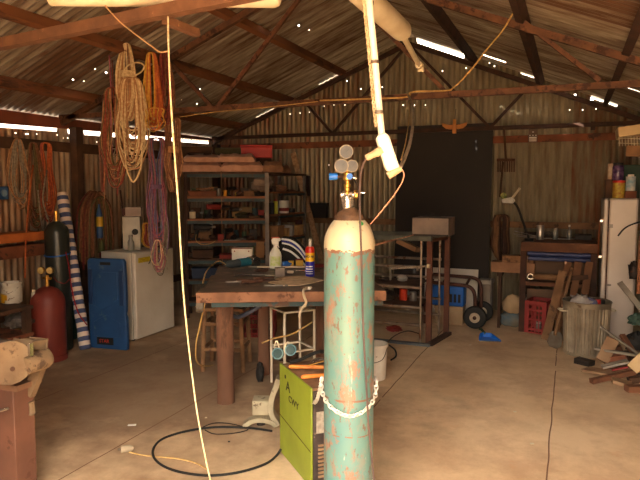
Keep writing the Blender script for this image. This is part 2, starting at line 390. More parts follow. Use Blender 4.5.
def cord(name, label, pts, r, m, cat='cord', k=8, n=6, **kw):
    return tag(MB().tube(catmull(pts, k), r, n).build(name, m), label, cat, **kw)
m_cord = mat('sisal_cord', (206, 172, 110), (176, 138, 80), 40, .9)
m_wire = mat('pale_cord', (244, 234, 196), (214, 192, 136), 60, .8)
Y5 = 5.11
cord('cord', 'yellowish cord tied along the middle roof truss and up to its rafter',
     [at(320, 100.5, Y=Y5), at(365, 99, Y=Y5), at(406, 97, Y=Y5), at(412, 92, Y=Y5), at(445, 90.5, Y=Y5), at(453, 88, Y=Y5), at(470, 71, Y=Y5), at(488, 48, Y=Y5), at(503, 30, Y=Y5), at(513, 13, Y=Y5)], .007, m_cord)
cord('cord', 'thin cord stapled along the left half of the middle roof truss', [at(180, 117, Y=Y5), at(215, 112, Y=Y5), at(260, 108, Y=Y5), at(318, 101.5, Y=Y5)], .004, m_cord)
# long pale rope from the near truss to the floor
a = at(168, 16, Y=2.27)
pts = [a, at(169, 60, f=2.62), at(172, 120, f=2.62), at(178, 200, f=2.65), at(184, 300, f=2.7), at(194, 390, f=2.75), at(202, 440, f=2.8), at(211, 482, f=2.85), at(222, 512, f=2.9), at(232, 532, z=.012)]
cord('rope', 'long pale rope hanging from the near roof truss down to the floor', [Vector(a) + Vector((0, 0, .05))] + pts, .0038, m_wire, 'rope', 8, 8)
cord('cord', 'thin cream cord looping from the crosswise pipe to the hanging rope', [at(103, 3, f=2.85), at(118, 20, f=2.8), at(135, 34, f=2.75), at(150, 45, f=2.7), at(160, 52, f=2.66), at(168, 51, f=2.63)], .0032, mat('cream_string', (206, 160, 116)), 'cord')

# hanks of rope hanging from the purlin
def hank(name, label, top, L, w, n, r, cols, seed, d=.06, tie=None, strand_tail=0, AX=Vector((cy, sy, 0)), DX=Vector((-sy, cy, 0)), group=None, neck=.35, bottomvar=.25, cat='rope', waist=None, up=0):
    q = random.Random(seed); mb = MB()
    if up: mb.tube([Vector(top) + Vector((0, 0, -.03)), Vector(top) + Vector((0, 0, up))], r * .8, 5)
    for i in range(n):
        mb.mi = i % len(cols); o = (q.random() - .5) * d
        hw = w / 2 * (.35 + .65 * q.random()); l = L * (1 - bottomvar * q.random()); c0 = (q.random() - .5) * w * .25; nk = neck * hw + .004
        j = lambda: (q.random() - .5) * .1 * w
        wz = hw * (waist or .8)
        P = [(c0 * .3, 0), (c0 * .4 - nk, -.04 * L), (c0 - wz + j(), -l * .35), (c0 - hw + j(), -l * .7), (c0 - hw * .55, -l * .95), (c0, -l), (c0 + hw * .55, -l * .95), (c0 + hw + j(), -l * .7), (c0 + wz + j(), -l * .35), (c0 * .4 + nk, -.04 * L)]
        pts = [Vector(top) + AX * x + DX * (o * min(1, .25 - z / L)) + Vector((0, 0, z)) for x, z in P]
        mb.tube(catmull(pts, 4, True), r, 5, closed=True)
    for i in range(strand_tail):
        mb.mi = i % len(cols); x = (q.random() - .5) * w; l = L * (1 + .12 * q.random())
        P = [(x * .3, -.02), (x * .6, -l * .3), (x + .02 * q.random(), -l * .7), (x * 1.1, -l)]
        pts = [Vector(top) + AX * a_ + Vector((0, 0, z)) for a_, z in P]
        mb.tube(catmull(pts, 5), r, 5)
    if tie:
        mb.mi = 0
        for k_ in range(4):
            z = -L * tie + k_ * r * 2; ww = w * .33
            mb.tube([Vector(top) + AX * math.cos(a_) * ww + DX * math.sin(a_) * d * .6 + Vector((0, 0, z)) for a_ in [2 * math.pi * s_ / 16 for s_ in range(16)]], r, 5, closed=True)
    o = mb.build(name, cols); return tag(o, label, cat, group)
def H(u, v0, v1, fr): # top point and length of a hank between two rows of the photograph
    a_ = at(u, v0, f=fr); b_ = at(u, v1, f=fr); return a_, a_.z - b_.z
rp = lambda n_, a_, b_=None: mat('rope_' + n_, a_, b_, 40, .9, 0, .3)
r_cream, r_tan = rp('cream', (226, 204, 164), (192, 164, 124)), rp('tan', (186, 140, 100), (150, 108, 76))
r_red, r_org, r_yel = rp('red', (156, 70, 54), (120, 52, 42)), rp('orange', (200, 108, 58), (164, 84, 46)), rp('yellow', (214, 168, 72), (182, 138, 58))
r_brn, r_olv, r_mar = rp('brown', (132, 84, 56), (100, 62, 42)), rp('olive', (104, 92, 58), (80, 70, 46)), rp('maroon', (112, 40, 36), (84, 32, 30))
r_pur, r_blu, r_pnk = rp('purple', (132, 100, 134), (104, 78, 110)), rp('blue', (104, 120, 156), (84, 96, 130)), rp('pink', (176, 100, 116), (146, 80, 96))
r_gry = rp('grey', (150, 140, 124), (116, 106, 92))
T, Lh = H(127, 44, 122, 5.75)
hank('rope_hank', 'thick cream rope coiled in a tall hank, hung highest from the left purlin', T, Lh, .17, 26, .0075, [r_cream, r_tan, r_cream], 1, .12, .42)
T, Lh = H(131, 78, 170, 5.7)
hank('rope_hank', 'cream rope in wide drooping loops hanging below the tall cream hank', T, Lh, .27, 26, .0065, [r_cream, r_tan, r_cream], 2, .08, neck=.6, bottomvar=.45)
T, Lh = H(132, 122, 181, 5.66)
tag(MB().tube(catmull([T + Vector((cy, sy, 0)) * x + Vector((0, 0, z)) for x, z in ((-.1, .1), (-.07, -.2), (-.06, -.42), (0, -.55), (.07, -.42), (.09, -.2), (.1, .1))], 6), .009, 7).build('rope_loop', r_cream), 'single long loop of cream rope reaching lowest under the cream hanks', 'rope')
T, Lh = H(140, 63, 95, 5.6)
tag(MB().tube(catmull([at(122, 72, f=5.62), at(129, 65, f=5.62), at(138, 62.5, f=5.62), at(144, 66, f=5.62), at(141, 72, f=5.62), at(132, 77, f=5.62)], 5), .007, 6).build('rope_loop', r_cream), 'small side loop of cream rope sticking out of the tall hank', 'rope')
T, Lh = H(151, 53, 134, 5.8)
hank('rope_hank', 'orange and yellow rope hank hanging right of the cream hank', T, Lh, .14, 12, .008, [r_org, r_yel], 3, .08, neck=.5)
T, Lh = H(155, 108, 138, 5.6)
hank('electric_cable', 'yellow cable in small loops below the orange and yellow rope hank', T, Lh, .19, 6, .0042, [r_yel, r_org], 4, .08, neck=.9, bottomvar=.5)
T, Lh = H(164, 52, 124, 5.9)
hank('rope_hank', 'red and brown rope hank hanging beside the long pale rope', T, Lh, .15, 18, .008, [r_red, r_brn, r_mar], 5, .08)
T, Lh = H(113, 88, 190, 5.9)
hank('rope_hank', 'red rope hank in long thin strands left of the drooping cream loops', T, Lh, .24, 24, .006, [r_red, r_brn, r_olv, r_tan], 6, .1, neck=.6, strand_tail=5, up=.26)
T, Lh = H(110, 50, 172, 5.95)
cord('rope', 'thin multicoloured rope hanging straight left of the tall cream hank', [at(109, 50, f=5.95), at(111, 90, f=5.95), at(111, 130, f=5.95), at(113, 172, f=5.95)], .008, r_pnk, 'rope')
T, Lh = H(112, 96, 162, 6.1)
hank('electric_cable', 'grey cable in wide loops behind the red rope hank', T, Lh, .25, 5, .007, [r_gry], 16, .06, neck=.7, up=.28)
T, Lh = H(173, 118, 193, 6.0)
hank('rope_hank', 'tan rope hank tied in the middle, hanging right of the long pale rope', T, Lh, .17, 12, .0075, [r_tan, r_brn], 7, .07, .45, neck=.8, up=.45)
T, Lh = H(156, 138, 276, 6.3)
hank('net_bundle', 'purple and blue stringy bundle hanging down in front of the white refrigerator', T, Lh, .20, 24, .0055, [r_pur, r_blu, r_pnk, r_gry], 8, .1, .36, neck=.9, waist=.5, bottomvar=.4, up=.7)
T, Lh = H(158, 240, 272, 6.15)
hank('electric_cable', 'pink and white cable coil at the foot of the purple bundle', T, Lh, .16, 7, .005, [r_pnk, r_gry, r_cream], 9, .05, up=.3)
# hanks on the left wall
def HW(u, v0, v1): a_ = at(u, v0, X=XL + .09); b_ = at(u, v1, X=XL + .09); return a_, a_.z - b_.z
T, Lh = HW(18, 139, 209)
hank('rope_hank', 'grey beige rope hank hanging first from the left on the left wall', T, Lh, .22, 13, .008, [r_gry, r_tan], 10, .05, AX=Vector((0, 1.15, 0)), DX=Vector((1, 0, 0)))
T, Lh = HW(33, 143, 228)
hank('hose_coil', 'brown hose coil hanging between the beige and orange hanks on the left wall', T, Lh, .19, 12, .009, [r_brn, r_olv], 11, .05, strand_tail=2, AX=Vector((0, 1.15, 0)), DX=Vector((1, 0, 0)))
T, Lh = HW(46, 143, 222)
hank('rope_hank', 'orange rope hank hanging third from the left on the left wall', T, Lh, .17, 14, .008, [r_org, r_red], 12, .05, neck=.6, waist=.5, AX=Vector((0, 1.15, 0)), DX=Vector((1, 0, 0)))
tag(MB().tube(catmull([at(47, 170, X=XL + .12), at(43, 200, X=XL + .13), at(50, 225, X=XL + .13), at(48, 240, X=XL + .13), at(42, 226, X=XL + .14), at(38, 190, X=XL + .13)], 6), .008, 6).build('electric_cable', r_gry), 'grey cable loop hanging under the orange hank on the left wall', 'cable')
cord('rope', 'thin orange rope end trailing down the left wall past the shelf boards', [at(33, 165, X=XL + .14), at(29, 200, X=XL + .15), at(26, 240, X=XL + .3), at(25, 278, X=XL + .32)], .008, r_org, 'rope')
# hoses draped over a peg
def drape(name, label, u0, u1, v0, v1, n, cols, seed, r, cat):
    q = random.Random(seed); mb = MB(); cx = at((u0 + u1) / 2, v0, X=-5.0); b_ = at((u0 + u1) / 2, v1, X=-5.0); w = (u1 - u0) / FL * 6.6 / 2
    for i in range(n):
        mb.mi = i % len(cols); a1 = w * (.35 + .65 * q.random()); a2 = w * (.35 + .65 * q.random()); l1 = (cx.z - b_.z) * (.7 + .3 * q.random()); l2 = (cx.z - b_.z) * (.7 + .3 * q.random()); o = q.random() * .16; dz = q.random() * .08
        P = [(-a1 * 1.1, -l1), (-a1 * 1.02, -l1 * .6), (-a1 * .8, -l1 * .22), (0, -dz), (a2 * .8, -l2 * .2), (a2, -l2 * .6), (a2 * .95, -l2)]
        mb.tube(catmull([cx + Vector((0, 1.12, 0)) * x + Vector((o, 0, z)) for x, z in P], 5), r, 6)
    return tag(mb.build(name, cols), label, cat)
drape('hose_bundle', 'brown and olive hoses draped in an arch on the left wall above the creeper board', 71, 108, 191, 268, 34, [r_brn, r_olv, r_mar, r_brn], 13, .011, 'hoses')
MB_ = MB().cyl((XL + .02, at(88, 196, X=-5.1).y, at(88, 196, X=-5.1).z), (-4.85, at(88, 196, X=-5.1).y, at(88, 196, X=-5.1).z), .014)
tag(MB_.build('wall_peg', rustdk), 'short steel peg carrying the draped hoses', 'peg')
cord('rope', 'pale red rope hanging straight down the left wall behind the hose bundle', [at(99, 142, X=-5.2), at(101, 170, X=-5.2), at(102, 200, X=-5.18)], .012, rp('dusty', (176, 120, 100)), 'rope')
# bottle hanging among the hoses
a = at(100, 238, X=-4.88)
t = thing('plastic_bottle', 'blue bottle with a yellow label hanging in the draped hoses', 'bottle', a)
MB().lathe([(.03, 0), (.034, .01), (.034, .25), (.02, .32), (.012, .34), (.012, .38)]).build('bottle_body', blue, t)
MB().lathe([(.036, .13), (.036, .24)]).build('bottle_label', yellow, t)
a = at(102, 252, X=-4.9)
tag(place(MB().lathe([(.026, 0), (.026, .09), (.012, .12), (.012, .14)]).build('small_bottle', mat('olive_glass', (110, 110, 60))), a), 'small olive bottle under the blue bottle in the hoses', 'bottle')
mb = MB()
mb.tube(catmull([at(120, 190, X=-5.2), at(124, 225, X=-5.1), at(122, 245, X=-5.0), Vector((-4.97, at(122, 245, X=-5.0).y, .3)), Vector((-4.97, at(122, 245, X=-5.0).y, .01))], 5), .012, 6)
tag(mb.build('steel_rod', rustdk), 'dark rod leaning behind the grey meter box', 'rod')

# ================================================================ left wall furniture
for v0, v1, m, lab, x1 in ((234, 243, mat('orange_timber', (196, 112, 54), (160, 84, 40), 4, .7, 0, .3), 'orange brown board fixed along the left wall under the rope hanks', -5.0), (247, 259, woodred, 'wide dark red board below the orange board on the left wall', -5.04)):
    a, b = at(10, v0, X=x1), at(10, v1, X=x1)
    tag(MB().b2((XL + .06 if 0 else XL + .065, 3.2, b.z), (x1, at(46, 240, X=x1).y, a.z)).build('wall_board', m), lab, 'board')
# open shelf unit on the left
a = at(20, 304, z=.585); sx0, sy0, sy1 = -4.62, 3.3, 4.75
t = thing('wall_shelf', 'low rough timber shelves against the left wall holding a paint can', 'shelf', ((XL + sx0) / 2, 4, 0))
xs0 = XL + .08; xs1 = a.x + .16; ye = at(33, 303, X=xs1).y
for z_ in (.585, .34, .12): MB().b2((xs0, 3.0, z_ - .03), (xs1, ye, z_)).build('shelf_board', wooddk if z_ != .34 else woodred, t, W=True)
for y_ in (3.03, ye - .05):
    for x_ in (xs0 + .05, xs1 - .035): MB().b2((x_ - .03, y_ - .03, 0), (x_ + .03, y_ + .03, .86 if x_ < -4.9 else .555)).build('upright', wooddk, t, W=True)
a = at(12, 302, z=.585)
t = thing('paint_can', 'white paint can with yellow drips on the left wall shelf', 'paint can', a)
m_can = mat('splashed_white', (226, 220, 206), (206, 196, 180), 14, .5, 0, 0, (120, 92, 70), .3, 22)
MB().lathe([(.088, 0), (.09, .004), (.09, .178), (.093, .182), (.093, .19), (.08, .19), (.078, .17), (0, .17)]).build('can_body', m_can, t)
mb = MB(); M = Matrix.Rotation(R(-50), 4, 'Z')
for a0, a1, z0, z1 in ((-124, -80, .004, .085), (-80, -66, .03, .08)):
    st_ = [R(a0 + (a1 - a0) * i / 6) for i in range(7)]
    vs = [Vector((math.cos(x) * r_, math.sin(x) * r_, z)) for r_ in (.0905, .092) for z in (z0, z1) for x in st_]
    fs = []
    for i in range(6): fs += [(14 + i, 15 + i, 22 + i, 21 + i), (7 + i, 8 + i, 22 + i, 21 + i)]
    mb.add(vs, fs)
mb.build('paint_drip', yellow, t)
MB().tube(catmull([(-.093, 0, .15), (-.06, -.07, .1), (0, -.1, .09), (.06, -.07, .1), (.093, 0, .15)], 5), .002, 5).build('handle', grey, t)
a = at(23.5, 303, z=.585); a = a + Vector((.0, .12, 0))
t = thing('small_jar', 'tiny clear jar with a pale lid right of the paint can', 'jar', a)
MB().lathe([(.02, 0), (.022, .01), (.022, .07), (.014, .09)]).build('jar_body', mat('jar_glass', (190, 186, 170), None, 5, .15), t)
MB().lathe([(.016, .09), (.016, .105)]).build('jar_lid', creamp, t)
a = at(27.5, 303, z=.585) + Vector((0, .14, 0))
tag(place(MB().ball((0, 0, .022), (.022, .022, .022)).build('knob', mat('pink_knob', (210, 120, 100))), a), 'small pink round knob lying beside the tiny jar on the left shelf', 'knob')
# crumpled bag
def lump(name, label, cat, loc, r, m, seed, amp=.25, n=18, rz=0):
    q = random.Random(seed); ph = [(q.random() * 6, q.random() * 6, 1 + q.random() * 4, 1 + q.random() * 4) for _ in range(7)]
    mb = MB(); k_ = n // 2
    for i in range(k_ + 1):
        a_ = math.pi * (i + .01) / (k_ + .02)
        for j in range(n):
            b_ = 2 * math.pi * j / n
            w = 1 + amp * sum(math.sin(f1 * b_ + p1) * math.sin(f2 * a_ * 2 + p2) for p1, p2, f1, f2 in [(x[0], x[1], round(x[2]), x[3]) for x in ph]) / 3
            z = math.cos(a_) * r[2] * w
            mb.v.append(Vector((math.sin(a_) * math.cos(b_) * r[0] * w, math.sin(a_) * math.sin(b_) * r[1] * w, max(z, -r[2] * .8) + r[2] * .8)))
    for i in range(k_):
        for j in range(n): mb.f.append((i * n + j, (i + 1) * n + j, (i + 1) * n + (j + 1) % n, i * n + (j + 1) % n)); mb.m.append(0)
    return tag(place(mb.build(name, m), loc, rz), label, cat)
lump('plastic_bag', 'crumpled grey plastic bag on the shelf below the paint can', 'bag', at(20, 327, z=.345), (.14, .12, .075), mat('grey_bag', (150, 140, 132), (96, 86, 78), 14, .4), 3, .4)
lump('work_glove', 'left of two tan leather gloves stuffed on the lowest left shelf', 'glove', at(18, 345, z=.125), (.045, .05, .10), mat('tan_leather', (206, 160, 96), (170, 124, 70), 12, .8), 5, .2)
lump('work_glove', 'right of two tan leather gloves stuffed on the lowest left shelf', 'glove', at(27, 344, z=.125), (.045, .05, .11), MATS['tan_leather'], 6, .2)
lump('cloth_rag', 'dark rag in the corner of the lowest left shelf', 'rag', at(5, 347, z=.125), (.1, .1, .09), olive, 7, .3)
# blue tin on the wall at the frame's edge
a = at(2, 193, X=XL + .08)
t = thing('blue_reel', 'blue square fitting on the left wall at the frame edge', 'fitting', a)
MB().box((0, 0, 0), (.05, .12, .13)).build('plate', blue, t, bevel=.01)
MB().tube([(.02, 0, 0), (.035, 0, 0)], .035, 16).build('dial', mat('pale_blue', (120, 150, 180)), t)

# gas cylinders
def gas(r, h, m, neck=.25, n=36):
    mb = MB(); pr = [(r * .96, 0), (r, .012), (r, h - r * 1.05)]
    for i in range(1, 9):
        a_ = math.pi / 2 * i / 8; pr.append((max(r * neck, r * math.cos(a_)), h - r * 1.05 + r * 1.0 * math.sin(a_)))
    mb.lathe(pr, n=n); return mb
m_mar = mat('maroon_paint', (128, 52, 42), (104, 42, 36), 3, .55, 0, .1, (150, 84, 62), .15, 14)
dred_ = mat('dark_red_rubber', (130, 34, 32))
a = at(50, 359, z=0)
t = thing('gas_cylinder', 'short stout maroon gas cylinder with twin brass gauges standing at left', 'gas cylinder', a, 0)
gas(.157, .72, m_mar, .2).build('cylinder_body', m_mar, t)
MB().lathe([(.162, .0), (.162, .05), (.157, .055)]).build('foot_ring', m_mar, t)
MB().cyl((0, 0, .7), (0, 0, .82), .018).build('valve', brass, t)
MB().cyl((-.05, 0, .79), (.05, 0, .79), .013).build('regulator', brass, t)
for dx_ in (-.05, .035):
    c_ = Vector((dx_ * cy, dx_ * sy, .865)); n_ = Vector((sy, -cy, 0))
    g = MB().cyl(c_ + n_ * .015, c_ - n_ * .015, .034).build('gauge', brass, t)
    MB().cyl(c_ + n_ * .0155, c_ + n_ * .017, .028).build('gauge_face', mat('gauge_face', (216, 190, 120), (190, 160, 96), 30, .4), g)
MB().tube(catmull([(.07, .02, .8), (.10, .03, .76), (.16, .06, .74), (.2, .08, .78)], 6), .005, 6).build('red_hose', dred_, t)
a = lf((56 - 320) / FL * 6.12, 6.12); a2 = a
t = thing('gas_cylinder', 'tall black gas cylinder behind the maroon one, blue strap round its shoulder', 'gas cylinder', (a.x, a.y, 0))
m_blk = mat('greenish_black_paint', (44, 50, 44), (30, 34, 31), 5, .35, 0, .1, (80, 66, 50), .2, 12)
gas(.118, 1.32, m_blk, .3).build('cylinder_body', m_blk, t)
MB().cyl((0, 0, 1.3), (0, 0, 1.42), .02).build('valve', brass, t)
MB().tube([(math.cos(x) * .121, math.sin(x) * .121, .98 + .015 * math.sin(x)) for x in [2 * math.pi * i / 24 for i in range(24)]], .007, 6, closed=True).build('blue_strap', blueb, t)
MB().tube(catmull([(-.12, -.03, .98), (-.13, -.03, 1.1), (-.12, -.02, 1.2)], 4), .008, 6).build('blue_hose', blueb, t)
a = lf((66 - 320) / FL * 6.55, 6.55)
t = thing('gas_cylinder', 'dark green gas cylinder half hidden behind the striped canvas roll', 'gas cylinder', (a.x - .02, a.y, 0))
m_grn = mat('dark_green_paint', (36, 64, 52), (28, 48, 40), 5, .4, 0, .1, (80, 66, 50), .2, 12)
gas(.1, 1.15, m_grn, .3).build('cylinder_body', m_grn, t)
MB().cyl((0, 0, 1.1), (0, 0, 1.2), .018).build('valve', brass, t)
cord('hose', 'thin red hose curling down over the striped canvas roll', [at(62, 262, f=6.1), at(63, 245, f=6.1), at(68, 262, f=6.05), at(72, 290, f=6.0), at(78, 312, f=5.95), at(87, 325, f=5.9)], .006, rp('hose_red', (170, 30, 34)), 'hose')
# striped canvas roll
m_st = bpy.data.materials.new('striped_canvas'); m_st.use_nodes = True; nt = m_st.node_tree; bs = nt.nodes['Principled BSDF']; L = nt.links; N = nt.nodes.new
tc = N('ShaderNodeTexCoord'); sx = N('ShaderNodeSeparateXYZ'); L.new(tc.outputs['Object'], sx.inputs[0])
q_ = N('ShaderNodeTexNoise'); q_.inputs['Scale'].default_value = 5; L.new(tc.outputs['Object'], q_.inputs['Vector'])
w_ = mth('ADD', sx.outputs[2], mth('MULTIPLY', q_.outputs['Fac'], .02))
fr_ = mth('FRACT', mth('DIVIDE', w_, .094)); st_ = mth('LESS_THAN', fr_, .5)
mx = N('ShaderNodeMix'); mx.data_type = 'RGBA'; L.new(st_, mx.inputs[0]); mx.inputs[6].default_value = lin((226, 208, 196)); mx.inputs[7].default_value = lin((74, 84, 122)); L.new(mx.outputs[2], bs.inputs['Base Color']); bs.inputs['Roughness'].default_value = .9
a, b = at(85.5, 350, f=6.06), at(62, 193, f=6.46); a.z = .01
mb = MB(); ln = (b - a).length
pr = [(.0, 0), (.068, 0), (.073, .03)] + [(.072 + .004 * math.sin(i * 2.1), .05 + (ln - .08) * i / 20) for i in range(21)] + [(.06, ln), (.0, ln)]
mb.lathe([(r_ * .78, z_) for r_, z_ in pr], n=22)
o = mb.build('canvas_roll', m_st); o.location = a; o.rotation_mode = 'QUATERNION'; o.rotation_quaternion = (b - a).to_track_quat('Z', 'Y')
tag(o, 'blue and white striped canvas roll leaning upright beside the gas cylinders', 'canvas roll')

# mechanic's creeper, moulded blue plastic stood on end
a, b = at(91, 347, z=0), at(128, 350, z=0); rz = math.atan2(b.y - a.y, b.x - a.x); wC = (b - a).length; c0 = (a + b) / 2
t = thing('creeper_board', 'blue moulded plastic creeper board stood on end before the white refrigerator', 'creeper', c0, rz)
hw = wC / 2; hC = .935
out = [(-hw, .0), (hw, .0), (hw + .004, .33), (hw - .01, .37), (hw, .41), (hw + .002, .6), (hw - .004, hC - .03), (hw - .025, hC), (-hw + .03, hC), (-hw + .005, hC - .03), (-hw + .005, .45), (-hw + .01, .3)]
MB().prism(out, .05).build('shell', blue, t, bevel=.008)
mb = MB()
for s_ in (-1, 1): mb.prism([(s_ * hw * .93, .46), (s_ * hw * .72, .46), (s_ * hw * .72, .82), (s_ * hw * .93, .82)][::s_], .014, Matrix.Translation((0, -.03, 0)))
mb.build('arm_rib', mat('deeper_blue', (30, 60, 108), (24, 50, 92), 4, .5), t, bevel=.005)
mb = MB(); mb.prism([(-hw * .7, .28), (0, .36), (hw * .7, .28), (hw * .7, .13), (-hw * .7, .13)], .012, Matrix.Translation((0, -.028, 0)))
mb.prism([(-hw * .25, .40), (hw * .62, .52), (hw * .62, .8), (-hw * .25, .8), (-hw * .6, .7), (-hw * .6, .44)], .01, Matrix.Translation((0, -.028, 0)))
mb.build('pad', MATS['blue_plastic'], t, bevel=.006)
MB().box((0, -.027, hC - .05), (.12, .012, .03)).build('grip_slot', black, t, bevel=.004)
MB().box((-.02, -.0365, .085), (.19, .006, .075)).build('name_plate', mat('plate_black', (24, 20, 20)), t)
writing('STAR', .05, mat('plate_red', (210, 60, 40)), t, Matrix.Translation((-.03, -.040, .085)) @ Matrix.Rotation(R(90), 4, 'X'), name='lettering')

# white refrigerator at left
P0, P1 = at(137, 342.5, z=0), at(174, 329.5, z=0)
xf = (P0.x + P1.x) / 2; y0, y1 = P0.y, P1.y + .02; hF = .965; dF = .46
t = thing('refrigerator', 'small white bar refrigerator with a yellow sticker under the hanging ropes', 'refrigerator', (xf - dF / 2, (y0 + y1) / 2, 0))
m_fr = mat('aged_white_enamel', (222, 214, 200), (206, 196, 180), 2.5, .4, 0, 0, (168, 136, 104), .14, 8)
MB().b2((xf - dF, y0, .02), (xf - .055, y1, hF)).build('cabinet', m_fr, t, W=True, bevel=.01)
MB().b2((xf - .05, y0, .03), (xf, y1, hF - .004)).build('door', m_fr, t, W=True, bevel=.012)
MB().b2((xf - .055, y0 + .01, .03), (xf - .05, y1 - .01, hF - .01)).build('door_seal', rustdk, t, W=True)
for y_ in (y0 + .06, y1 - .06):
    for x_ in (xf - dF + .05, xf - .1): MB().cyl((x_, y_, 0), (x_, y_, .02), .02).build('foot', black, t, W=True)
MB().b2((xf, y0 + .05, hF - .115), (xf + .0015, y0 + .26, hF - .06)).build('sticker', mat('sticker_yellow', (226, 200, 30), (180, 150, 40), 60, .5), t, W=True)
MB().tube(catmull([(xf + .008, y0 + .26, hF - .02), (xf + .012, y0 + .24, hF - .1), (xf + .01, y0 + .21, hF - .14)], 4), .006, 5).build('cord_scrap', black, t, W=True)
# on the refrigerator
t = thing('meter_box', 'grey white meter box with a round dark socket standing on the white refrigerator', 'electrical box', lf((131.5 - 320) / FL * 6.75, 6.75, hF), R(34))
m_gb = mat('grey_white_box', (186, 180, 166), (166, 158, 144), 6, .5, 0, 0, (130, 104, 80), .15)
MB().b2((-.095, -.06, 0), (.095, .06, .37)).build('box_body', m_gb, t, bevel=.008)
MB().cyl((.04, -.061, .2), (.04, -.075, .2), .034, n=20).build('socket', black, t)
t2 = thing('junction_box', 'low grey pink box on top of the grey white meter box', 'electrical box', lf((131.5 - 320) / FL * 6.75, 6.75, hF + .372), R(34))
MB().b2((-.06, -.06, 0), (.11, .06, .1)).build('box_body', mat('grey_pink_box', (170, 152, 142), (150, 130, 120)), t2, bevel=.006)
MB().lathe([(.045, 0), (.045, .08)], (-.06, 0, .01)).build('round_end', mat('dull_maroon', (90, 50, 46)), t2)
a = at(131, 246, z=hF + .001); a = lf((130 - 320) / FL * 6.56, 6.56, hF + .001)
t = thing('glass_jar', 'clear glass jar standing in front of the meter box on the refrigerator', 'jar', a)
MB().lathe([(.03, 0), (.034, .01), (.034, .1), (.02, .13), (.02, .155)]).build('jar_body', mat('clear_glass', (205, 205, 196), (180, 180, 170), 5, .1, 0, 0, trans=.6), t)
MB().lathe([(.023, .15), (.023, .175)]).build('jar_lid', grey, t)
t = hank('hose_coil', 'yellow hose coil with a red band standing on the refrigerator', lf((149 - 320) / FL * 6.85, 6.85, hF + .285), .275, .16, 18, .009, [r_yel, r_yel, r_yel, r_red], 15, .1, neck=.8, bottomvar=.12, cat='hose')
o = MB(); 
for i in range(8): o.beam((xf - .43 + .05 * i, y1 - .12, hF + .01), (xf - .43 + .05 * i + .05, y1 - .1, hF + .01), .02, .015)
tag(o.build('flat_tool', grimy), 'dark flat tool lying along the back of the refrigerator top', 'tool')

# ================================================================ SHELVING in the far left corner
m_edge = mat('orange_shelf_edge', (150, 92, 54), (120, 74, 46), 5, .75, 0, .3)
A0, A1 = lf((186 - 320) / FL * 7.6, 7.6), lf((267 - 320) / FL * 7.7, 7.7)
rzA = math.atan2((A1 - A0).y, (A1 - A0).x); wA = (A1 - A0).length; dA = .30
tA = thing('shelving_unit', 'teal steel shelving unit facing the camera, sacks piled on top', 'shelving', (A0 + A1) / 2, rzA)
zsA = [.22, .5, .76, .985, 1.265, 1.545, 1.85]
for z_ in zsA:
    s_ = MB().b2((-wA / 2, -.014, z_ - .026), (wA / 2, dA, z_)).build('shelf_board', m_edge if z_ in (.985, 1.265, 1.545) else wooddk, tA)
    MB().b2((-wA / 2, -.012, z_ - .068), (wA / 2, .01, z_ - .026)).build('beam', teal, s_)
for x_ in (-wA / 2, wA / 2):
    for y_ in (0, dA):
        if x_ > 0 and y_ == 0: continue
        MB().b2((x_ - .02, y_ - .02, 0), (x_ + .02, y_ + .02, 1.85)).build('post', grey if x_ > 0 else rustdk, tA)
MB().b2((wA / 2 - .025, -.04, 0), (wA / 2 + .025, .02, 1.84)).build('post', mat('pale_grey_post', (150, 138, 128), (118, 106, 98), 6, .6, .2), tA)
MB().b2((-wA / 2 + .44, -.022, .5), (-wA / 2 + .448, -.015, 1.85)).build('hanging_strap', wood, tA)
# unit B, end on, running back to the gable wall
B0 = Vector((-3.53, 7.14, 0)); yB1 = 7.98; dB = .42
tB = thing('shelving_unit', 'second shelving unit running back to the gable wall, end post beside the leaning plank', 'shelving', ((B0.x - dB / 2), (B0.y + yB1) / 2, 0))
zsB = [.3, .66, .985, 1.305, 1.6]
for z_ in zsB:
    s_ = MB().b2((B0.x - dB, B0.y, z_ - .02), (B0.x, yB1, z_)).build('shelf_board', m_edge, tB, W=True)
    MB().b2((B0.x - .004, B0.y, z_ - .05), (B0.x + .012, yB1, z_ - .02)).build('beam', teal, s_, W=True)
for y_ in (yB1 - .02,):
    for x_ in (B0.x - dB + .02, B0.x + .0): MB().b2((x_ - .018, y_ - .018, 0), (x_ + .018, y_ + .018, 1.84)).build('post', grey, tB, W=True)
MB().b2((B0.x - dB, B0.y, 1.825), (B0.x + .02, yB1, 1.845)).build('shelf_board', wooddk, tB, W=True)
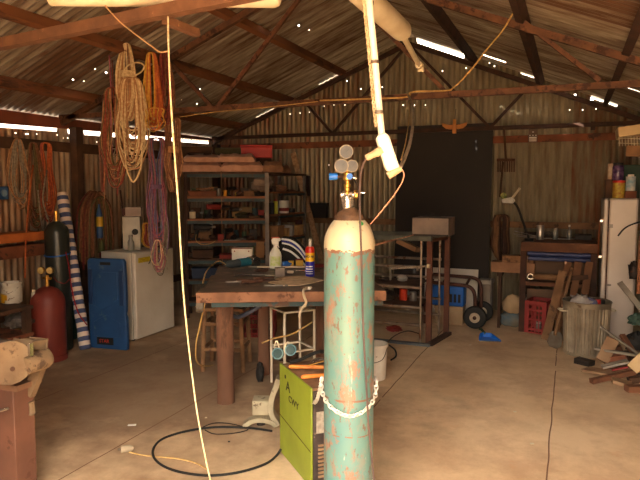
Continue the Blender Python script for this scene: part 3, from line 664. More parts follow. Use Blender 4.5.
# sacks on top: folded hessian slabs
def sack(label, u, v, w, d, h, seed, rz, m, z, f):
    q = random.Random(seed); p = lf((u - 320) / FL * f, f, z); mb = MB(); nx, ny = 12, 6
    def pt(i, j, top):
        x = (i / nx - .5) * w; y = (j / ny - .5) * d; e_ = min(i, nx - i) / 1.6; g = min(j, ny - j) / 1.2
        k_ = min(1, e_ + .55) * min(1, g + .6)
        if not top: return Vector((x * (1 - .04 * (1 - min(1, e_))), y, 0))
        return Vector((x, y, h * k_ * (1 + .10 * math.sin(i * 1.3 + seed) * math.cos(j * 1.1 + seed * 2)) + .004))
    for tp in (0, 1):
        for i in range(nx + 1):
            for j in range(ny + 1): mb.v.append(pt(i, j, tp))
    K = (nx + 1) * (ny + 1); g_ = lambda i, j, t_: t_ * K + i * (ny + 1) + j
    for i in range(nx):
        for j in range(ny):
            mb.f.append((g_(i, j, 1), g_(i + 1, j, 1), g_(i + 1, j + 1, 1), g_(i, j + 1, 1))); mb.f.append((g_(i, j, 0), g_(i, j + 1, 0), g_(i + 1, j + 1, 0), g_(i + 1, j, 0)))
    for i in range(nx):
        mb.f.append((g_(i, 0, 0), g_(i + 1, 0, 0), g_(i + 1, 0, 1), g_(i, 0, 1))); mb.f.append((g_(i, ny, 1), g_(i + 1, ny, 1), g_(i + 1, ny, 0), g_(i, ny, 0)))
    for j in range(ny):
        mb.f.append((g_(0, j, 1), g_(0, j + 1, 1), g_(0, j + 1, 0), g_(0, j, 0))); mb.f.append((g_(nx, j, 0), g_(nx, j + 1, 0), g_(nx, j + 1, 1), g_(nx, j, 1)))
    mb.m = [0] * len(mb.f)
    return tag(place(mb.build('folded_sack', m), p, rz), label, 'sack')
m_sk = mat('pinkish_hessian', (206, 160, 138), (178, 134, 114), 10, .95, 0, .5)
m_sk2 = mat('brown_hessian', (158, 118, 92), (128, 92, 70), 10, .95, 0, .5)
fs = 7.78
sack('lower pinkish folded sack at the left end of the shelving top', 203, 0, .52, .46, .125, 1, rzA, m_sk, 1.852, fs)
sack('upper pinkish folded sack at the left end of the shelving top', 204, 0, .46, .4, .09, 2, rzA + .04, m_sk, 1.972, fs)
sack('lower pinkish folded sack in the middle of the shelving top', 243, 0, .52, .46, .125, 3, rzA, m_sk, 1.852, fs)
sack('upper pinkish folded sack sloping in the middle of the shelving top', 238, 0, .46, .4, .10, 4, rzA - .04, m_sk, 1.972, fs)
sack('brown folded sack drooping at the right end of the shelving top', 273, 0, .26, .4, .13, 5, rzA, m_sk2, 1.852, fs + .1)
sack('flat brown folded sack behind the drooping one, nearest the leaning plank', 276, 0, .3, .3, .10, 6, R(75), m_sk2, 1.852, 8.25)
lump('cloth_bundle', 'pale grey rags hanging out under the brown sack on the shelf corner', 'rags', lf((262 - 320) / FL * 7.85, 7.85, 1.62), (.15, .1, .1), mat('pale_rag', (164, 146, 132), (120, 100, 88), 8, .9), 12, .35)
a = lf((257 - 320) / FL * 8.25, 8.25, 2.0)
a.z = 2.02
t = thing('tool_box', 'bright red metal box on top of the folded sacks', 'box', (a.x, a.y, 2.05), rzA)
MB().b2((-.21, -.12, 0), (.21, .12, .15)).build('box_body', red, t, bevel=.008)
MB().b2((-.215, -.125, .15), (.215, .125, .17)).build('lid', red, t, bevel=.004)
MB().b2((-.22, -.11, -.198), (.2, .11, -.002)).build('tray_under', wooddk, t)
a = lf((229 - 320) / FL * 8.1, 8.1, 1.86)
tag(place(MB().b2((-.17, -.09, 0), (.17, .09, .32)).build('canvas_case', olive, bevel=.01), a, rzA), 'olive canvas case behind the pinkish sacks, left of the red box', 'case')
a = lf((197 - 320) / FL * 8.05, 8.05, 1.86)
tag(place(MB().b2((-.22, -.05, .25), (.22, .05, .33)).b2((-.2, -.04, 0), (-.1, .04, .25)).b2((.1, -.04, 0), (.2, .04, .25)).build('wooden_trestle', wooddk), a, rzA), 'low dark wooden trestle behind the pinkish sacks on the left', 'trestle')

# shelf clutter -------------------------------------------------
def tin(name, label, cat, p, r, h, m, lid=None, rz=0, lidm=None, prof=None):
    if lid is None and prof is None: return tag(place(MB().lathe([(r * .97, 0), (r, .004), (r, h - .004), (r * .94, h), (r * .9, h - .004)]).build(name, m), p, rz), label, cat)
    t_ = thing(name, label, cat, p, rz)
    MB().lathe(prof or [(r * .97, 0), (r, .004), (r, h)]).build('body', m, t_)
    lr = lid or r * .5
    MB().lathe([(lr, h), (lr, h + .02), (lr * .9, h + .024)]).build('lid', lidm or grey, t_); return t_
def bottleprof(r, h): return [(r * .95, 0), (r, .006), (r, h * .65), (r * .7, h * .78), (r * .33, h * .86), (r * .33, h)]
def bx(name, label, cat, p, d, m, rz=0, lidm=None):
    t_ = thing(name, label, cat, p, rz); x, y, z = d[0] / 2, d[1] / 2, d[2]
    MB().b2((-x, -y, 0), (x, y, z * .85)).build('box_body', m, t_, bevel=.003)
    MB().b2((-x * 1.03, -y * 1.03, z * .85), (x * 1.03, y * 1.03, z)).build('flap', lidm or m, t_, bevel=.002); return t_
def drill(name, label, cat, p, m, rz, s=1.0):
    t_ = thing(name, label, cat, p, rz)
    MB().tube([(-.1 * s, 0, .14 * s), (.06 * s, 0, .14 * s), (.09 * s, 0, .14 * s)], [.033 * s, .035 * s, .022 * s], 14).build('motor_body', m, t_)
    MB().tube([(-.06 * s, 0, .13 * s), (-.085 * s, 0, .02 * s)], [.02 * s, .022 * s], 10).build('grip', black, t_)
    MB().box((-.08 * s, 0, .012 * s), (.09 * s, .05 * s, .024 * s)).build('foot', black, t_, bevel=.003)
    MB().tube([(.09 * s, 0, .14 * s), (.13 * s, 0, .14 * s)], [.018 * s, .011 * s], 10).build('chuck', grey, t_); return t_
def spanner(name, label, p, l, rz, m=None, cat='spanner'):
    mb = MB(); mb.box((0, 0, .005), (l, l * .09, .01))
    for s_ in (-1, 1):
        mb.tube([(s_ * l * .5, 0, .0), (s_ * l * .5, 0, .011)], l * .085, 12)
    return tag(place(mb.build(name, m or grimy), p, rz), label, cat)
def hammer(label, p, l, rz, m=wood, cat='hammer'):
    t_ = thing('hammer', label, cat, p, rz)
    MB().tube([(-l / 2, 0, .02), (l / 2, 0, .02)], [.014, .011], 8).build('handle', m, t_)
    MB().box((l / 2, 0, .022), (.03, .11, .03)).build('head', grimy, t_, bevel=.003); return t_
def SA(u, z, back=.14):   # a spot on unit A at photo column u, shelf height z
    f = 7.6 + back; return lf((u - 320) / FL * f, f, z + .001)
def coil(name, label, p, r, n, tr, m, cat, rz=0, tilt=0, seed=1):
    q = random.Random(seed); P = []
    for i in range(n * 12):
        a_ = 2 * math.pi * i / 12; rr = r * (1 + .12 * math.sin(i * .7 + seed)) ; P.append((rr * math.cos(a_), rr * math.sin(a_), tr + i / 12 * tr * 1.2))
    o_ = MB().tube(P, tr, 6).build(name, m); place(o_, p, rz); o_.rotation_euler = (tilt, 0, rz); return tag(o_, label, cat)
gl = mat('amber_glow_tin', (236, 160, 40)); dgrn = mat('dull_green', (72, 96, 66)); dred = mat('dull_red', (150, 44, 34)); dyel = mat('dull_yellow', (190, 164, 50))
cardb = mat('cardboard', (176, 132, 88), (148, 108, 70), 6, .9); tancl = mat('tan_card', (196, 158, 104), (170, 132, 84), 6, .9)
# shelf at 1.545
bx('wooden_tray', 'long brown wooden tray at the left end of the upper teal shelf', 'tray', SA(203, 1.545), (.36, .2, .07), woodred, rzA)
tin('oil_tin', 'grey tin standing left of the amber tin on the upper shelf', 'tin', SA(219, 1.545), .03, .1, grey)
tin('amber_tin', 'small bright amber tin on the upper shelf of the teal unit', 'tin', SA(225.5, 1.545, .06), .022, .075, gl)
drill('power_tool', 'dark power tool lying right of the amber tin on the upper shelf', 'power tool', SA(232, 1.545, .2), grimy, 1.2, .7)
tin('yellow_tin', 'squat dull yellow tin on the upper shelf right of the power tool', 'tin', SA(237.5, 1.545, .1), .03, .05, dyel)
bx('wooden_block', 'brown wooden block with a pale top on the upper shelf near its right end', 'block', SA(252, 1.545), (.2, .16, .07), wood, rzA)
coil('cable_coil', 'dark cable coil at the right end of the upper shelf', SA(261, 1.545, .2), .05, 4, .008, black, 'cable')
hammer('claw hammer lying on the brown tray of the upper shelf', SA(206, 1.618), .24, rzA + .2)
# shelf at 1.265
tin('cream_jug', 'rounded cream jug at the left end of the middle shelf', 'jug', SA(192.5, 1.265, .06), .04, .085, creamp, lid=.018)
tin('black_tin', 'black tin beside the cream jug on the middle shelf', 'tin', SA(198, 1.265), .03, .07, grimy)
tin('white_capped_tin', 'dark tin with a white cap on the middle shelf', 'tin', SA(201.5, 1.265, .05), .03, .06, grimy, lid=.02, lidm=white)
tin('green_tin', 'dull green tin behind the white capped tin on the middle shelf', 'tin', SA(207, 1.265, .2), .035, .1, dgrn)
drill('power_drill', 'red power drill standing on the middle shelf', 'drill', SA(215, 1.265, .08), dred, rzA + .4, 1.05)
drill('power_drill', 'black power drill right of the red one on the middle shelf', 'drill', SA(225, 1.265, .1), grimy, rzA + 2.6, .95)
drill('power_drill', 'small dark drill third along on the middle shelf, pointing right', 'drill', SA(234, 1.265, .12), black, rzA - .3, .8)
lump('rag_heap', 'brown green rag heap on the middle shelf', 'rags', SA(243, 1.265), (.1, .08, .04), olive, 21)
tin('blue_tin', 'dull blue tin at the right end of the middle shelf', 'tin', SA(255, 1.265, .2), .04, .13, teal)
bx('card_box', 'tan cardboard box on the middle shelf behind the drills', 'box', SA(247, 1.265, .26), (.22, .1, .14), mat('khaki_card', (120, 96, 56)), rzA)
hammer('mallet lying at the right end of the middle shelf', SA(255, 1.265, .05), .16, rzA + .5)
# shelf at .985
drill('angle_grinder', 'long black grinder on the lower shelf, cord dangling in a loop', 'grinder', SA(203, .985, .08), black, rzA, 1.2)
cord('electric_cable', 'pale cable drooping in a loop from the lower shelf', [SA(196, 1.07, -.02), SA(195.5, 1.0, -.04), SA(199, .955, -.05), SA(205, .945, -.05), SA(212, .965, -.04), SA(215, .99, -.02)], .005, m_cord, 'cable')
bx('red_power_box', 'small red box with two sockets on the lower shelf', 'box', SA(220.5, .985, .03), (.075, .06, .085), dred, rzA, dred)
drill('power_drill', 'black drill right of the small red box on the lower shelf', 'drill', SA(228, .985, .1), grimy, rzA + .9, .9)
coil('chain_coil', 'bright steel chain coil on the lower shelf', SA(241, .985, .08), .06, 3, .006, grey, 'chain', seed=3)
coil('wire_coil', 'dark wire coil behind the chain on the lower shelf', SA(248, .985, .16), .06, 4, .007, grimy, 'wire', seed=4)
tin('small_jar', 'small jar with a brown lid on the lower shelf behind the chain', 'jar', SA(244, .985, .26), .03, .1, dgrn, lid=.03, lidm=wooddk)
tin('steel_tin', 'greenish steel tin at the back of the lower shelf', 'tin', SA(236, .985, .26), .035, .12, teal)
spanner('spanner', 'long spanner with pale ends on the lower shelf front', SA(232, .985, .03), .2, rzA, grey)
bx('flat_wood_offcut', 'orange brown wood offcut leaning on the lower shelf at left', 'offcut', SA(203, .985, .24), (.2, .05, .1), wood, rzA + .1)
# shelf .76 / .5
bx('red_case', 'flat dark red case on the shelf behind the white box of the bench', 'case', SA(228, .76, .1), (.22, .2, .05), dred, rzA)
bx('green_case', 'green case under the flat red case area of the shelf', 'case', SA(246, .76, .14), (.2, .18, .14), dgrn, rzA)
bx('brown_crate', 'brown crate at the left end of the shelf level with the bench top', 'crate', SA(203, .76, .14), (.26, .2, .1), wooddk, rzA)
bx('blue_case', 'dark blue case on the low shelf behind the workbench', 'case', SA(205, .5, .14), (.34, .2, .13), mat('dark_blue', (36, 54, 84)), rzA)
# unit B shelves
def SB(u, z): 
    x_ = B0.x - .1; q_ = at(u, 200, X=x_); return Vector((x_, q_.y, z + .001))
tin('spray_can', 'yellow green spray can on the end shelf next to the white tub', 'spray can', SB(275.5, 1.305), .03, .17, mat('yellow_green', (190, 196, 60)), lid=.02, lidm=dred)
t = tin('plastic_tub', 'white plastic tub with a red band on the end shelf', 'tub', SB(284, 1.305), .065, .15, white, lid=.068, lidm=white)
MB().lathe([(.0665, .03), (.0665, .075)]).build('red_band', dred, t)
tin('small_tin', 'small dark tin right of the white tub on the end shelf', 'tin', SB(292, 1.305), .04, .06, grimy)
tin('oil_bottle', 'black oil bottle beside the post on the end shelf', 'bottle', SB(271.5, 1.305), .035, .15, black, lid=.015)
lump('rag_heap', 'brown rags on the top level of the end shelves', 'rags', SB(280, 1.6), (.1, .12, .05), m_sk2, 31)
coil('wire_coil', 'rusty wire coil on the top level of the end shelves', SB(289, 1.6), .09, 3, .006, rust, 'wire', seed=6)
spanner('spanner', 'spanner lying at the far end of the end shelves', SB(294, 1.6), .2, 1.2)
tin('brown_tin', 'brown tin near the post on the top level of the end shelves', 'tin', SB(273, 1.6), .04, .08, rustdk)
bx('card_box', 'brown cardboard box on the low end shelf left', 'box', SB(273.5, .985), (.22, .2, .17), cardb, 0)
bx('card_box', 'small pale cardboard box on the low end shelf', 'box', SB(281, .985) + Vector((.03, 0, 0)), (.14, .12, .12), tancl, .1)
bx('white_box', 'white cardboard box tilted in the middle of the low end shelf', 'box', SB(287.5, .985), (.16, .18, .15), mat('white_card', (200, 196, 190)), .3)
bx('card_box', 'tan cardboard box at the far end of the low end shelf', 'box', SB(295, .985), (.18, .2, .14), tancl, 0)
tin('dark_ball_tin', 'round dark maroon tin at the far back of the low end shelf', 'tin', SB(298.5, .985), .05, .2, mat('dull_maroon', (90, 50, 46)))
bx('card_box', 'tall cardboard box standing against the post between the two shelving units', 'box', lf((260 - 320) / FL * 7.66, 7.66, .77), (.1, .1, .2), cardb, rzA)
lump('engine_part', 'dark engine part on the lowest visible end shelf', 'engine part', SB(278, .66), (.1, .12, .08), grimy, 33, .4)
lump('engine_part', 'grimy casting beside the far post of the lowest end shelf', 'engine part', SB(291, .66), (.1, .13, .07), grimy, 34, .4)
t = thing('basket', 'small red and yellow basket on the lowest end shelf', 'basket', SB(284, .66)); MB().lathe([(.05, 0), (.07, .09), (.066, .09), (.047, .006)]).build('basket_body', dred, t); MB().tube(catmull([(-.07, 0, .09), (0, 0, .16), (.07, 0, .09)], 5), .004, 5).build('handle', dyel, t)

# leaning plank
a, b = Vector((0, 0, 0)), at(292, 153, Y=8.16); a = at(334, 300, z=0.0)
a = Vector((at(333, 300, Y=8.0).x, 8.0, .0)); b.y = 8.2
tag(MB().beam(a + Vector((0, 0, .02)), b, .075, .035, up=(0, -1, .1)).build('plank', mat('speckled_plank', (184, 148, 112), (146, 112, 82), 22, .85, 0, .3)), 'long speckled plank leaning against the gable wall beside the shelving', 'plank')
a = at(302, 176, Y=8.3)
bx('wall_box', 'dark rusty flat box hung on the gable wall behind the plank', 'box', at(304, 196, Y=8.28), (.16, .09, .3), rustdk)
bx('battery_case', 'black box on the gable wall ledge right of the leaning plank', 'box', Vector((at(318, 216, Y=8.27).x, 8.27, 1.21)), (.3, .1, .22), black)

# the darker second row on the teal shelves
for i_, (u_, z_, bk, d_, m_, lab) in enumerate([
    (196, 1.545, .2, (.1, .08, .1), dgrn, 'dull green box behind the brown tray on the upper shelf'), (214, 1.545, .22, (.1, .06, .12), cardb, 'small card box behind the grey tin on the upper shelf'), (245, 1.545, .24, (.1, .08, .1), grimy, 'dark box behind the wooden block on the upper shelf'),
    (196, 1.265, .24, (.12, .06, .13), wooddk, 'dark wooden box behind the cream jug on the middle shelf'), (236, 1.265, .27, (.1, .05, .1), tancl, 'tan packet at the back of the middle shelf'), (261, 1.265, .25, (.08, .06, .1), dred, 'dull red packet at the right end of the middle shelf'),
    (229, .985, .27, (.12, .05, .1), woodred, 'red brown box at the back of the lower shelf'), (253, .985, .25, (.1, .08, .13), grimy, 'dark box at the right rear of the lower shelf'), (193, .985, .22, (.08, .1, .08), rust, 'rusty box at the left end of the lower shelf'),
    (193, .76, .2, (.1, .1, .06), grimy, 'dark box at the far left of the shelf level with the bench top')]):
    bx('parts_box', lab, 'box', SA(u_, z_, bk), d_, m_, rzA)
for i_, (u_, z_, bk, lab, m_) in enumerate([(209, 1.265, .07, 'grimy pump part between the white capped tin and the red drill', grimy), (220, 1.265, .2, 'rusty casting behind the red and black drills', rust), (250, 1.265, .09, 'brown motor part right of the rag heap on the middle shelf', rustdk), (234, .985, .16, 'dark gearbox lump on the lower shelf behind the long spanner', grimy), (212, .985, .2, 'rusty bracket lump behind the long grinder', rust), (250, .985, .06, 'rusty clamp lump at the front right of the lower shelf', rust), (220, 1.545, .22, 'brown lump behind the grey tin on the upper shelf', rustdk), (240, 1.545, .05, 'small rusty lump in front of the wooden block', rust), (258, 1.545, .05, 'greasy bearing lump at the right end of the upper shelf', grimy)]):
    lump('machine_part', lab, 'machine part', SA(u_, z_, bk), (.05, .045, .035), m_, 100 + i_, .45, n=14)

# ================================================================ WORKBENCH
BH = .89
F0, F1 = at(197, 292.5, z=BH), at(386, 290.5, z=BH)
rzW = math.atan2((F1 - F0).y, (F1 - F0).x); wW = (F1 - F0).length; dW = 1.58
t = thing('workbench', 'heavy timber topped workbench on round log legs in the middle of the shed', 'workbench', ((F0 + F1) / 2).xy.to_3d(), rzW); WB = t
m_top = mat('oily_bench_top', (118, 100, 84), (86, 72, 62), 5, .45, 0, .4, (158, 132, 106), .3, 7)
m_edge2 = mat('bench_edge', (152, 110, 84), (120, 84, 64), 7, .8, 0, .5, (92, 60, 44), .4, 10)
hw = wW / 2
for i in range(7):
    y0 = dW * i / 7
    MB().b2((-hw + .012 * ((i * 5) % 3), y0 + .003, BH - .06), (hw - .01 * ((i * 7) % 3), y0 + dW / 7 - .001, BH - .002 * (i % 2))).build('top_board', m_top, t, bevel=.004)
MB().b2((-hw - .005, -.022, BH - .075), (hw, .001, BH + .002)).build('front_edge', m_edge2, t, bevel=.005)
for y_ in (.02, dW - .06): MB().b2((-hw + .1, y_, BH - .115), (hw - .02, y_ + .045, BH - .075)).build('steel_rail', teal, t)
for x_ in (-hw + .12, hw - .06): MB().b2((x_, .03, BH - .112), (x_ + .045, dW - .03, BH - .075)).build('steel_rail', teal, t)
m_log = mat('log_bark', (126, 88, 66), (94, 64, 48), 4, .85, 0, .6, (82, 54, 38), .4, 6, (1, 1, .3))
iW = WM[t].inverted()
for (p_, r_) in ((at(226, 402, z=0), .066), (lf((362 - 320) / FL * 4.62, 4.62), .062), (at(264, 374, z=0), .052), (lf((320.5 - 320) / FL * 5.2, 5.2), .052)):
    q = iW @ p_
    pr = [(r_ * 1.04, 0), (r_ * 1.0, .12), (r_ * .97, .3), (r_ * 1.02, .5), (r_ * .99, .7), (r_, BH - .115)]
    MB().lathe(pr, (q.x, q.y, 0), 20).build('log_leg', m_log, t)
MB().beam((-hw + .02, .0, BH - .09), (-hw + .02, -.03, BH - .13), .05, .05).build('corner_hook', grey, t)
def TB(u, v, dz=0): p_ = at(u, v, z=BH); return Vector((p_.x, p_.y, BH + .003 + dz))
# strap hanging over the front edge
cord('strap', 'pale cloth strap hanging over the front edge of the workbench near the green welder',
     [TB(311, 288.5, .005), TB(304, 291.5, .012), at(304, 296, f=4.35), at(306, 303, f=4.35), at(301, 310, f=4.35), at(299, 317, f=4.36)], [.014, .016, .014, .012, .015, .01][0:6] if 0 else .010, creamp, 'strap', 5, 6)
lump('paper_scrap', 'small white crumpled scrap on the bench edge beside the strap', 'scrap', TB(308, 290), (.025, .015, .012), white, 41, .3)
# angle grinder on the bench
a, b = TB(226, 270, .045), TB(254, 265.5, .05); ang = math.atan2((b - a).y, (b - a).x)
t = thing('angle_grinder', 'teal and grey angle grinder lying on the workbench', 'grinder', TB(226, 270), ang)
ln = (b - a).length; 
MB().tube([(0, 0, .05), (.05, 0, .045), (ln * .4, 0, .045), (ln * .42, 0, .045)], [.018, .036, .038, .04], 18).build('rear_body', mat('tool_grey', (80, 88, 90), (60, 66, 70)), t)
MB().tube([(ln * .42, 0, .045), (ln * .82, 0, .045)], [.042, .04], 18).build('motor_body', mat('tool_teal', (46, 130, 150), (36, 108, 128), 8, .4), t)
MB().tube([(ln * .8, 0, .046), (ln * .98, 0, .05), (ln * 1.1, 0, .05)], [.045, .05, .03], 16).build('gear_head', chrome, t)
MB().tube([(ln * .98, -.015, .03), (ln * .98, -.045, .03)], .055, 22).build('guard', chrome, t)
cord('electric_cable', 'pale cable trailing from the grinder off the left end of the workbench', [TB(226, 270, .05), TB(219, 267.5, .06), TB(212, 270, .04), TB(206, 276, .03), TB(203, 285, .012)], .006, m_cord)
t = thing('control_box', 'white plastic control box standing at the back of the workbench', 'box', TB(242.5, 264.6), rzW + R(-6))
MB().b2((-.10, -.04, 0), (.105, .04, .17)).build('box_body', mat('box_white', (232, 224, 208), (214, 204, 186), 8, .5), t, bevel=.006)
for x_ in (-.07, .07): MB().cyl((x_, -.041, .135), (x_, -.045, .135), .007, n=8).build('screw', dred, t)
MB().b2((-.1, -.044, .158), (.1, -.0402, .168)).build('top_strip', woodred, t)
tag(MB().box(TB(256, 267.5, .006), (.14, .03, .010), rot=(0, 0, rzW)).build('steel_ruler', grey), 'short flat steel bar lying beside the white control box', 'bar')
# white rod along the back
tag(MB().tube([TB(257, 268, .006), TB(300, 267.8, .006), TB(335, 267.5, .006)], .008, 8).build('conduit_rod', creamp), 'long pale rod lying along the back of the workbench', 'rod')
tag(MB().tube([TB(296, 271.5, .005), TB(320, 271.5, .005)], .006, 8).build('steel_rod', chrome), 'short pale rod beside the blue spray can on the workbench', 'rod')
# spray bottle
p_ = TB(275.5, 268.5)
t = thing('spray_bottle', 'white trigger spray bottle with a pale green label on the workbench', 'spray bottle', p_, R(22))
mb = MB(); pr = [(.048, .0), (.052, .012), (.052, .12), (.046, .15), (.028, .185), (.017, .2), (.016, .215)]
mb.lathe(pr, n=24); mb.v = [Vector((x.x * 1.12, x.y * .66, x.z)) for x in mb.v]; mb.build('bottle_body', mat('milky_plastic', (240, 240, 226), (226, 228, 208), 5, .4), t)
mb = MB(); mb.lathe([(.053, .025), (.053, .115)], n=24); mb.v = [Vector((x.x * 1.12 * .93, x.y * .66 - .002, x.z)) for x in mb.v]; mb.build('bottle_label', mat('label_green', (206, 222, 120), (232, 232, 190), 30, .5), t)
MB().lathe([(.019, .2), (.019, .228), (.014, .232)]).build('collar', white, t)
MB().prism([(-.028, .226), (.018, .226), (.022, .25), (.05, .262), (.05, .285), (-.02, .29), (-.04, .27)], .026).build('trigger_head', white, t, bevel=.004)
MB().prism([(.02, .25), (.032, .25), (.03, .215), (.038, .195), (.03, .195), (.02, .215)], .014).build('trigger', white, t)
MB().box((.0, 0, .29), (.075, .024, .012)).build('red_cap', mat('salmon', (224, 120, 96)), t, bevel=.002)
# lubricant can
p_ = TB(310, 276.5)
t = thing('lubricant_can', 'blue and yellow lubricant spray can with a red cap on the workbench', 'spray can', p_, R(12))
m_cb = mat('can_blue', (40, 40, 170), (34, 30, 150), 5, .3)
rC = .040
MB().lathe([(rC * .93, 0), (rC, .006), (rC, .13)], n=32).build('can_body', m_cb, t)
MB().lathe([(rC, .13), (rC, .205)], n=32).build('yellow_panel', mat('can_yellow', (246, 196, 24), (240, 184, 18), 5, .3), t)
MB().lathe([(rC, .205), (rC, .235), (rC * .85, .252), (rC * .6, .258)], n=32).build('red_top', mat('can_red', (220, 48, 36), (206, 40, 30), 5, .3), t)
MB().lathe([(.012, .256), (.014, .28), (.011, .3), (.013, .302), (.013, .316), (.01, .32)], n=16).build('nozzle', white, t)
Mx = lambda z: Matrix.Translation((0, -rC - .0008, z)) @ Matrix.Rotation(R(90), 4, 'X')
m_wt = mat('print_white', (240, 240, 240), (236, 236, 236)); m_nv = mat('print_navy', (24, 26, 90), (20, 22, 80))
writing('WD-40', .028, m_nv, t, Mx(.172), rC)
for z_, s_ in ((.088, .0095), (.066, .0095), (.045, .0085), (.026, .006)):
    mb = MB(); a0, a1 = R(-90 - 48), R(-90 + 48); K = 8
    vs = [Vector((math.cos(a0 + (a1 - a0) * i / K) * r_, math.sin(a0 + (a1 - a0) * i / K) * r_, z_ + dz)) for r_ in (rC + .0008,) for dz in (-s_ / 2, s_ / 2) for i in range(K + 1)]
    mb.add(vs, [(i, i + 1, K + 2 + i, K + 1 + i) for i in range(K)]); mb.build('print_line', m_wt, t)
# things lying on the bench
t = thing('steel_block', 'small grey square steel block on the workbench below the spray bottle', 'block', TB(280, 277), rzW)
MB().b2((-.042, -.03, 0), (.042, .03, .072)).build('block_body', mat('dusty_steel', (128, 112, 100), (104, 90, 80), 10, .5, .3), t, bevel=.004)
MB().b2((-.046, -.034, .072), (.046, .034, .078)).build('top_plate', grey, t)
mb = MB(); o_ = [(-.2, -.05), (-.08, -.13), (.05, -.12), (.14, -.08), (.25, -.01), (.1, .1), (-.08, .09), (-.14, .03)]; n_ = len(o_)
mb.add([(x, y * 2.2, z) for z in (0, .006) for x, y in o_], [tuple(range(n_))[::-1], tuple(range(n_, 2 * n_))] + [(i, (i + 1) % n_, n_ + (i + 1) % n_, n_ + i) for i in range(n_)])
tag(place(mb.build('steel_plate', mat('rusty_plate', (226, 200, 164), (190, 164, 130), 16, .7, 0, .3)), TB(293, 281, .001), rzW), 'irregular flat tan steel plate lying on the workbench front', 'plate')
tag(place(MB().box((0, 0, .012), (.055, .03, .024)).build('paint_marker', creamp, bevel=.004), TB(290.5, 273.5), .1), 'small cream plastic piece right of the square steel block', 'scrap')
def tool2(name, label, cat, u, v, l, rz, mh, mt_):
    t_ = thing(name, label, cat, TB(u, v), rz)
    MB().tube([(-l / 2, 0, .012), (0, 0, .012)], [.012, .010], 8).build('handle', mh, t_)
    MB().prism([(0, -.006), (l * .3, -.01), (l / 2, 0), (l * .3, .01), (0, .006)], .006, Matrix.Translation((0, 0, .012)) @ Matrix.Rotation(R(-90), 4, 'X')).build('blade', mt_, t_); return t_
tool2('putty_knife', 'flat pale bladed knife lying behind the plate on the workbench', 'knife', 252, 276.5, .3, rzW, grimy, grey)
tool2('chisel', 'chisel with a rusty handle lying left of the plate', 'chisel', 262, 283, .34, rzW + .35, rust, rustdk)
spanner('spanner', 'spanner nearest the left front of the workbench top', TB(240, 282.5), .2, rzW + .15, grey)
spanner('spanner', 'reddish spanner lying across the middle of the workbench top', TB(256, 281), .28, rzW - .2, rust)
t = thing('pliers', 'open rusty pliers lying in the middle of the workbench', 'pliers', TB(268, 279.5), rzW + .3)
for s_ in (-1, 1):
    MB().tube(catmull([(-.12, .035 * s_, .012), (-.06, .022 * s_, .012), (0, -.004 * s_, .012), (.05, -.012 * s_, .012)], 4), .008, 7).build('jaw_handle', rust, t)
tag(place(MB().box((0, 0, .003), (.08, .03, .004)).build('paper_slip', creamp), TB(270, 276), .4), 'small pale paper slip behind the rusty pliers', 'paper')
spanner('spanner', 'thin steel spanner near the front edge of the bench by the plate', TB(276, 286.5), .16, rzW - .1, grey)
tag(place(MB().lathe([(.028, 0), (.03, .004), (.03, .012), (.012, .014)]).build('cutting_disc', rustdk), TB(246, 284), 0), 'small dark disc lying on the bench front left', 'disc')
lump('swarf_heap', 'rusty heap of filings near the back of the workbench', 'filings', TB(262, 272, 0), (.06, .05, .015), rust, 44, .4)
# striped bag and coloured packets at the back right
t = thing('striped_bag', 'black bag with white and blue stripes slumped at the back of the workbench', 'bag', TB(297, 266.5), rzW)
mb = MB(); out = [(-.2, 0), (.12, 0), (.14, .06), (.08, .17), (-.02, .27), (-.14, .285), (-.2, .2)]
mb.prism(out, .12, Matrix.Translation((0, .12, 0))); mb.build('bag_body', mat('black_cloth', (34, 30, 30), (24, 22, 22), 8, .9), t, bevel=.03)
for k_, (m_, off, wd) in enumerate(((m_wt, 0, .02), (mat('stripe_blue', (50, 60, 160)), .026, .018), (m_wt, .05, .016), (m_wt, .12, .02))):
    P = [(-.15 + off * .1, .262 - off * .8), (-.06, .245 - off * .9), (.02, .19 - off), (.085, .10 - off * .9)]
    pts = catmull([Vector((x, .055, z)) for x, z in P], 5); mb = MB()
    for i in range(len(pts) - 1): mb.beam(pts[i], pts[i + 1], wd, .004, up=(0, 1, 0))
    mb.build('stripe', m_, t)
bx('yellow_packet', 'small yellow packet left of the yellow and red packet at the bench back', 'packet', TB(291, 266.8), (.05, .05, .055), yellow, rzW)
bx('yellow_packet', 'yellow and red packet beside the blue spray can at the bench back', 'packet', TB(299.5, 267) + Vector((0, -.0, 0)), (.07, .05, .075), yellow, rzW, dred)
lump('cloth_rag', 'blue cloth rag beside the spray bottle at the bench back', 'rag', TB(286.5, 267.2), (.05, .04, .03), blueb, 45, .3)
bx('red_packet', 'flat red packet at the back right corner of the workbench', 'packet', TB(318, 267.5), (.12, .06, .03), dred, rzW)

# under the bench ------------------------------------------------
def frame_stool(name, label, cat, c_, rz, w, d, h, m, r, rungs, seat=True, splay=1.0):
    t_ = thing(name, label, cat, c_, rz); z1 = h
    cs = [(sx_ * w / 2, sy_ * d / 2) for sx_ in (-1, 1) for sy_ in (-1, 1)]
    for x_, y_ in cs: MB().tube([(x_ * splay, y_ * splay, 0), (x_, y_, z1)], r, 10).build('leg', m, t_)
    for z_ in rungs:
        k_ = 1 + (splay - 1) * (1 - z_ / h)
        for a_, b_ in ((0, 1), (2, 3), (0, 2), (1, 3)):
            MB().tube([(cs[a_][0] * k_, cs[a_][1] * k_, z_), (cs[b_][0] * k_, cs[b_][1] * k_, z_)], r * .85, 8).build('rung', m, t_)
    if seat: MB().b2((-w / 2 - .03, -d / 2 - .03, h), (w / 2 + .03, d / 2 + .03, h + .03)).build('seat', m, t_, bevel=.006)
    return t_
